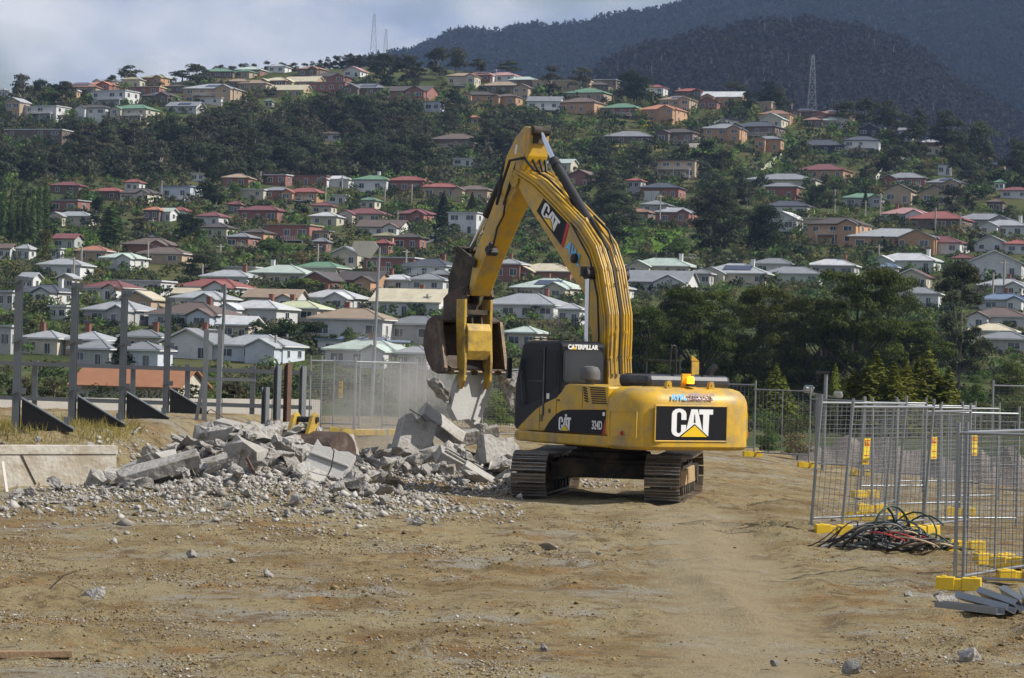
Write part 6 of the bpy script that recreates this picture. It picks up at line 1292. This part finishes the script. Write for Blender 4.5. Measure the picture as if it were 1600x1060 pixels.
# --- small debris: nobody could count it
def bits(name, lb, n, fn, srange, m, seed, flat=.7):
    q = np.random.RandomState(seed); base = np.array([(1, 0, 0), (-1, 0, 0), (0, 1, 0), (0, -1, 0), (0, 0, 1), (0, 0, -1)], float); FF = np.array([(0, 2, 4), (2, 1, 4), (1, 3, 4), (3, 0, 4), (2, 0, 5), (1, 2, 5), (3, 1, 5), (0, 3, 5)])
    XY = np.array([fn(q) for _ in range(n)]); Zb = groundz(XY[:, 0], XY[:, 1], True); s = srange[0] * np.exp(np.abs(q.normal(0, .6, n))); s = np.minimum(s, srange[1])
    P = base[None] * q.uniform(.55, 1.1, (n, 6, 1)); P = P + q.normal(0, .18, P.shape); P[..., 2] *= flat; a = q.uniform(0, 6.28, n); c, sn = np.cos(a)[:, None], np.sin(a)[:, None]; x = P[..., 0] * c - P[..., 1] * sn; y = P[..., 0] * sn + P[..., 1] * c; P = np.stack([x, y, P[..., 2]], -1) * s[:, None, None]; P[..., 0] += XY[:, 0:1]; P[..., 1] += XY[:, 1:2]; P[..., 2] += (Zb + s * .25)[:, None]
    F = (FF[None] + (np.arange(n) * 6)[:, None, None]).reshape(-1, 3); return tag(link(name, npmesh(name, P.reshape(-1, 3), F, m)), lb, None, None, 'stuff')
def f_heap(q):
    while 1:
        k = q.rand()
        if k < .45: x, y = q.normal(-5.2, 1.5), q.normal(49.8, 3)
        elif k < .75: x, y = q.normal(-1.4, 1.5), q.normal(55.4, 2.2)
        elif k < .9: x, y = q.normal(-3.4, 1.6), q.normal(46, 1.6)
        else: x, y = q.uniform(-9, -2), q.uniform(37, 47)
        if wok(x, y) and 36 + 8 * q.rand() ** .5 < y < 60 and not (x > .3 and y < 54): return x, y
SEEDP = [(np.random.RandomState(77).uniform(-9, 9), 0)] 
qs = np.random.RandomState(31); CL = [(qs.uniform(-9, 8), qs.uniform(23, 46), qs.uniform(.15, .9), qs.uniform(.1, .5)) for _ in range(120)]
def f_open(q):
    while 1:
        if q.rand() < .88: c = CL[q.randint(len(CL))]; x, y = q.normal(c[0], c[2]), q.normal(c[1], c[3] * 2)
        else: x, y = q.uniform(-10, 10), q.uniform(22, 50)
        if abs(x) < y * .24 and y > 21 and vnoise(x * .3, y * .3) + q.normal(0, .25) - .03 * max(0, x + 1) - .9 * math.exp(-((x - 2.4 - .043 * (y - 24)) / .9) ** 2) > -.15: return x, y
bits('rubble_bits', 'small concrete fragments covering the heaps', 20000, f_heap, (.022, .15), islandmat('fragment', (.18, .16, .13), (.48, .46, .43)), 1); bits('gravel', 'pale concrete crumbs scattered over the dirt', 24000, f_open, (.006, .036), islandmat('pale_crumb', (.22, .2, .165), (.50, .48, .44)), 2, .55); bits('dirt', 'brown clods scattered over the dirt', 22000, f_open, (.008, .06), islandmat('clod', (.10, .066, .032), (.32, .235, .12)), 3, .6)
# --- dust drifting from the gripped concrete
dmx = bpy.data.materials.new('dust'); dmx.use_nodes = True; n, l = dmx.node_tree.nodes, dmx.node_tree.links; n.clear(); o = n.new('ShaderNodeOutputMaterial'); pv = n.new('ShaderNodeVolumePrincipled'); pv.inputs['Color'].default_value = (.88, .84, .78, 1); pv.inputs['Anisotropy'].default_value = .2
t_ = n.new('ShaderNodeTexCoord'); g_ = n.new('ShaderNodeVectorMath'); g_.operation = 'LENGTH'; l.new(t_.outputs['Object'], g_.inputs[0]); mr_ = n.new('ShaderNodeMapRange'); mr_.inputs[1].default_value = .25; mr_.inputs[2].default_value = .98; mr_.inputs[3].default_value = 1; mr_.inputs[4].default_value = 0; l.new(g_.outputs['Value'], mr_.inputs[0]); nz_ = n.new('ShaderNodeTexNoise'); nz_.inputs['Scale'].default_value = 2.2; nz_.inputs['Detail'].default_value = 4; l.new(t_.outputs['Object'], nz_.inputs['Vector']); m2_ = n.new('ShaderNodeMapRange'); m2_.inputs[1].default_value = .38; m2_.inputs[2].default_value = .75; m2_.inputs[4].default_value = .62; l.new(nz_.outputs[0], m2_.inputs[0]); mu_ = n.new('ShaderNodeMath'); mu_.operation = 'MULTIPLY'; l.new(mr_.outputs[0], mu_.inputs[0]); l.new(m2_.outputs[0], mu_.inputs[1]); l.new(mu_.outputs[0], pv.inputs['Density']); l.new(pv.outputs[0], o.inputs['Volume'])
sph = MB().lathe([(.02, -1), (.38, -.92), (.71, -.71), (.92, -.38), (1, 0), (.92, .38), (.71, .71), (.38, .92), (.02, 1)], 20); q = at(622, 628, 62); ds = ob('dust', sph, dmx, loc=q, kind='stuff', label='pale dust drifting up from the rubble'); ds.scale = (2.6, 3.4, 2.0)
# --- the air over the valley
hzm = bpy.data.materials.new('haze'); hzm.use_nodes = True; n, l = hzm.node_tree.nodes, hzm.node_tree.links; n.clear(); o = n.new('ShaderNodeOutputMaterial'); pv = n.new('ShaderNodeVolumePrincipled'); pv.inputs['Color'].default_value = (.45, .63, 1.0, 1); pv.inputs['Density'].default_value = HAZE_D; pv.inputs['Anisotropy'].default_value = 0; l.new(pv.outputs[0], o.inputs['Volume'])
ob('haze', MB().box((0, 2100, 395), (5600, 4400, 820)), hzm, kind='stuff', label='thin blue haze over the valley')
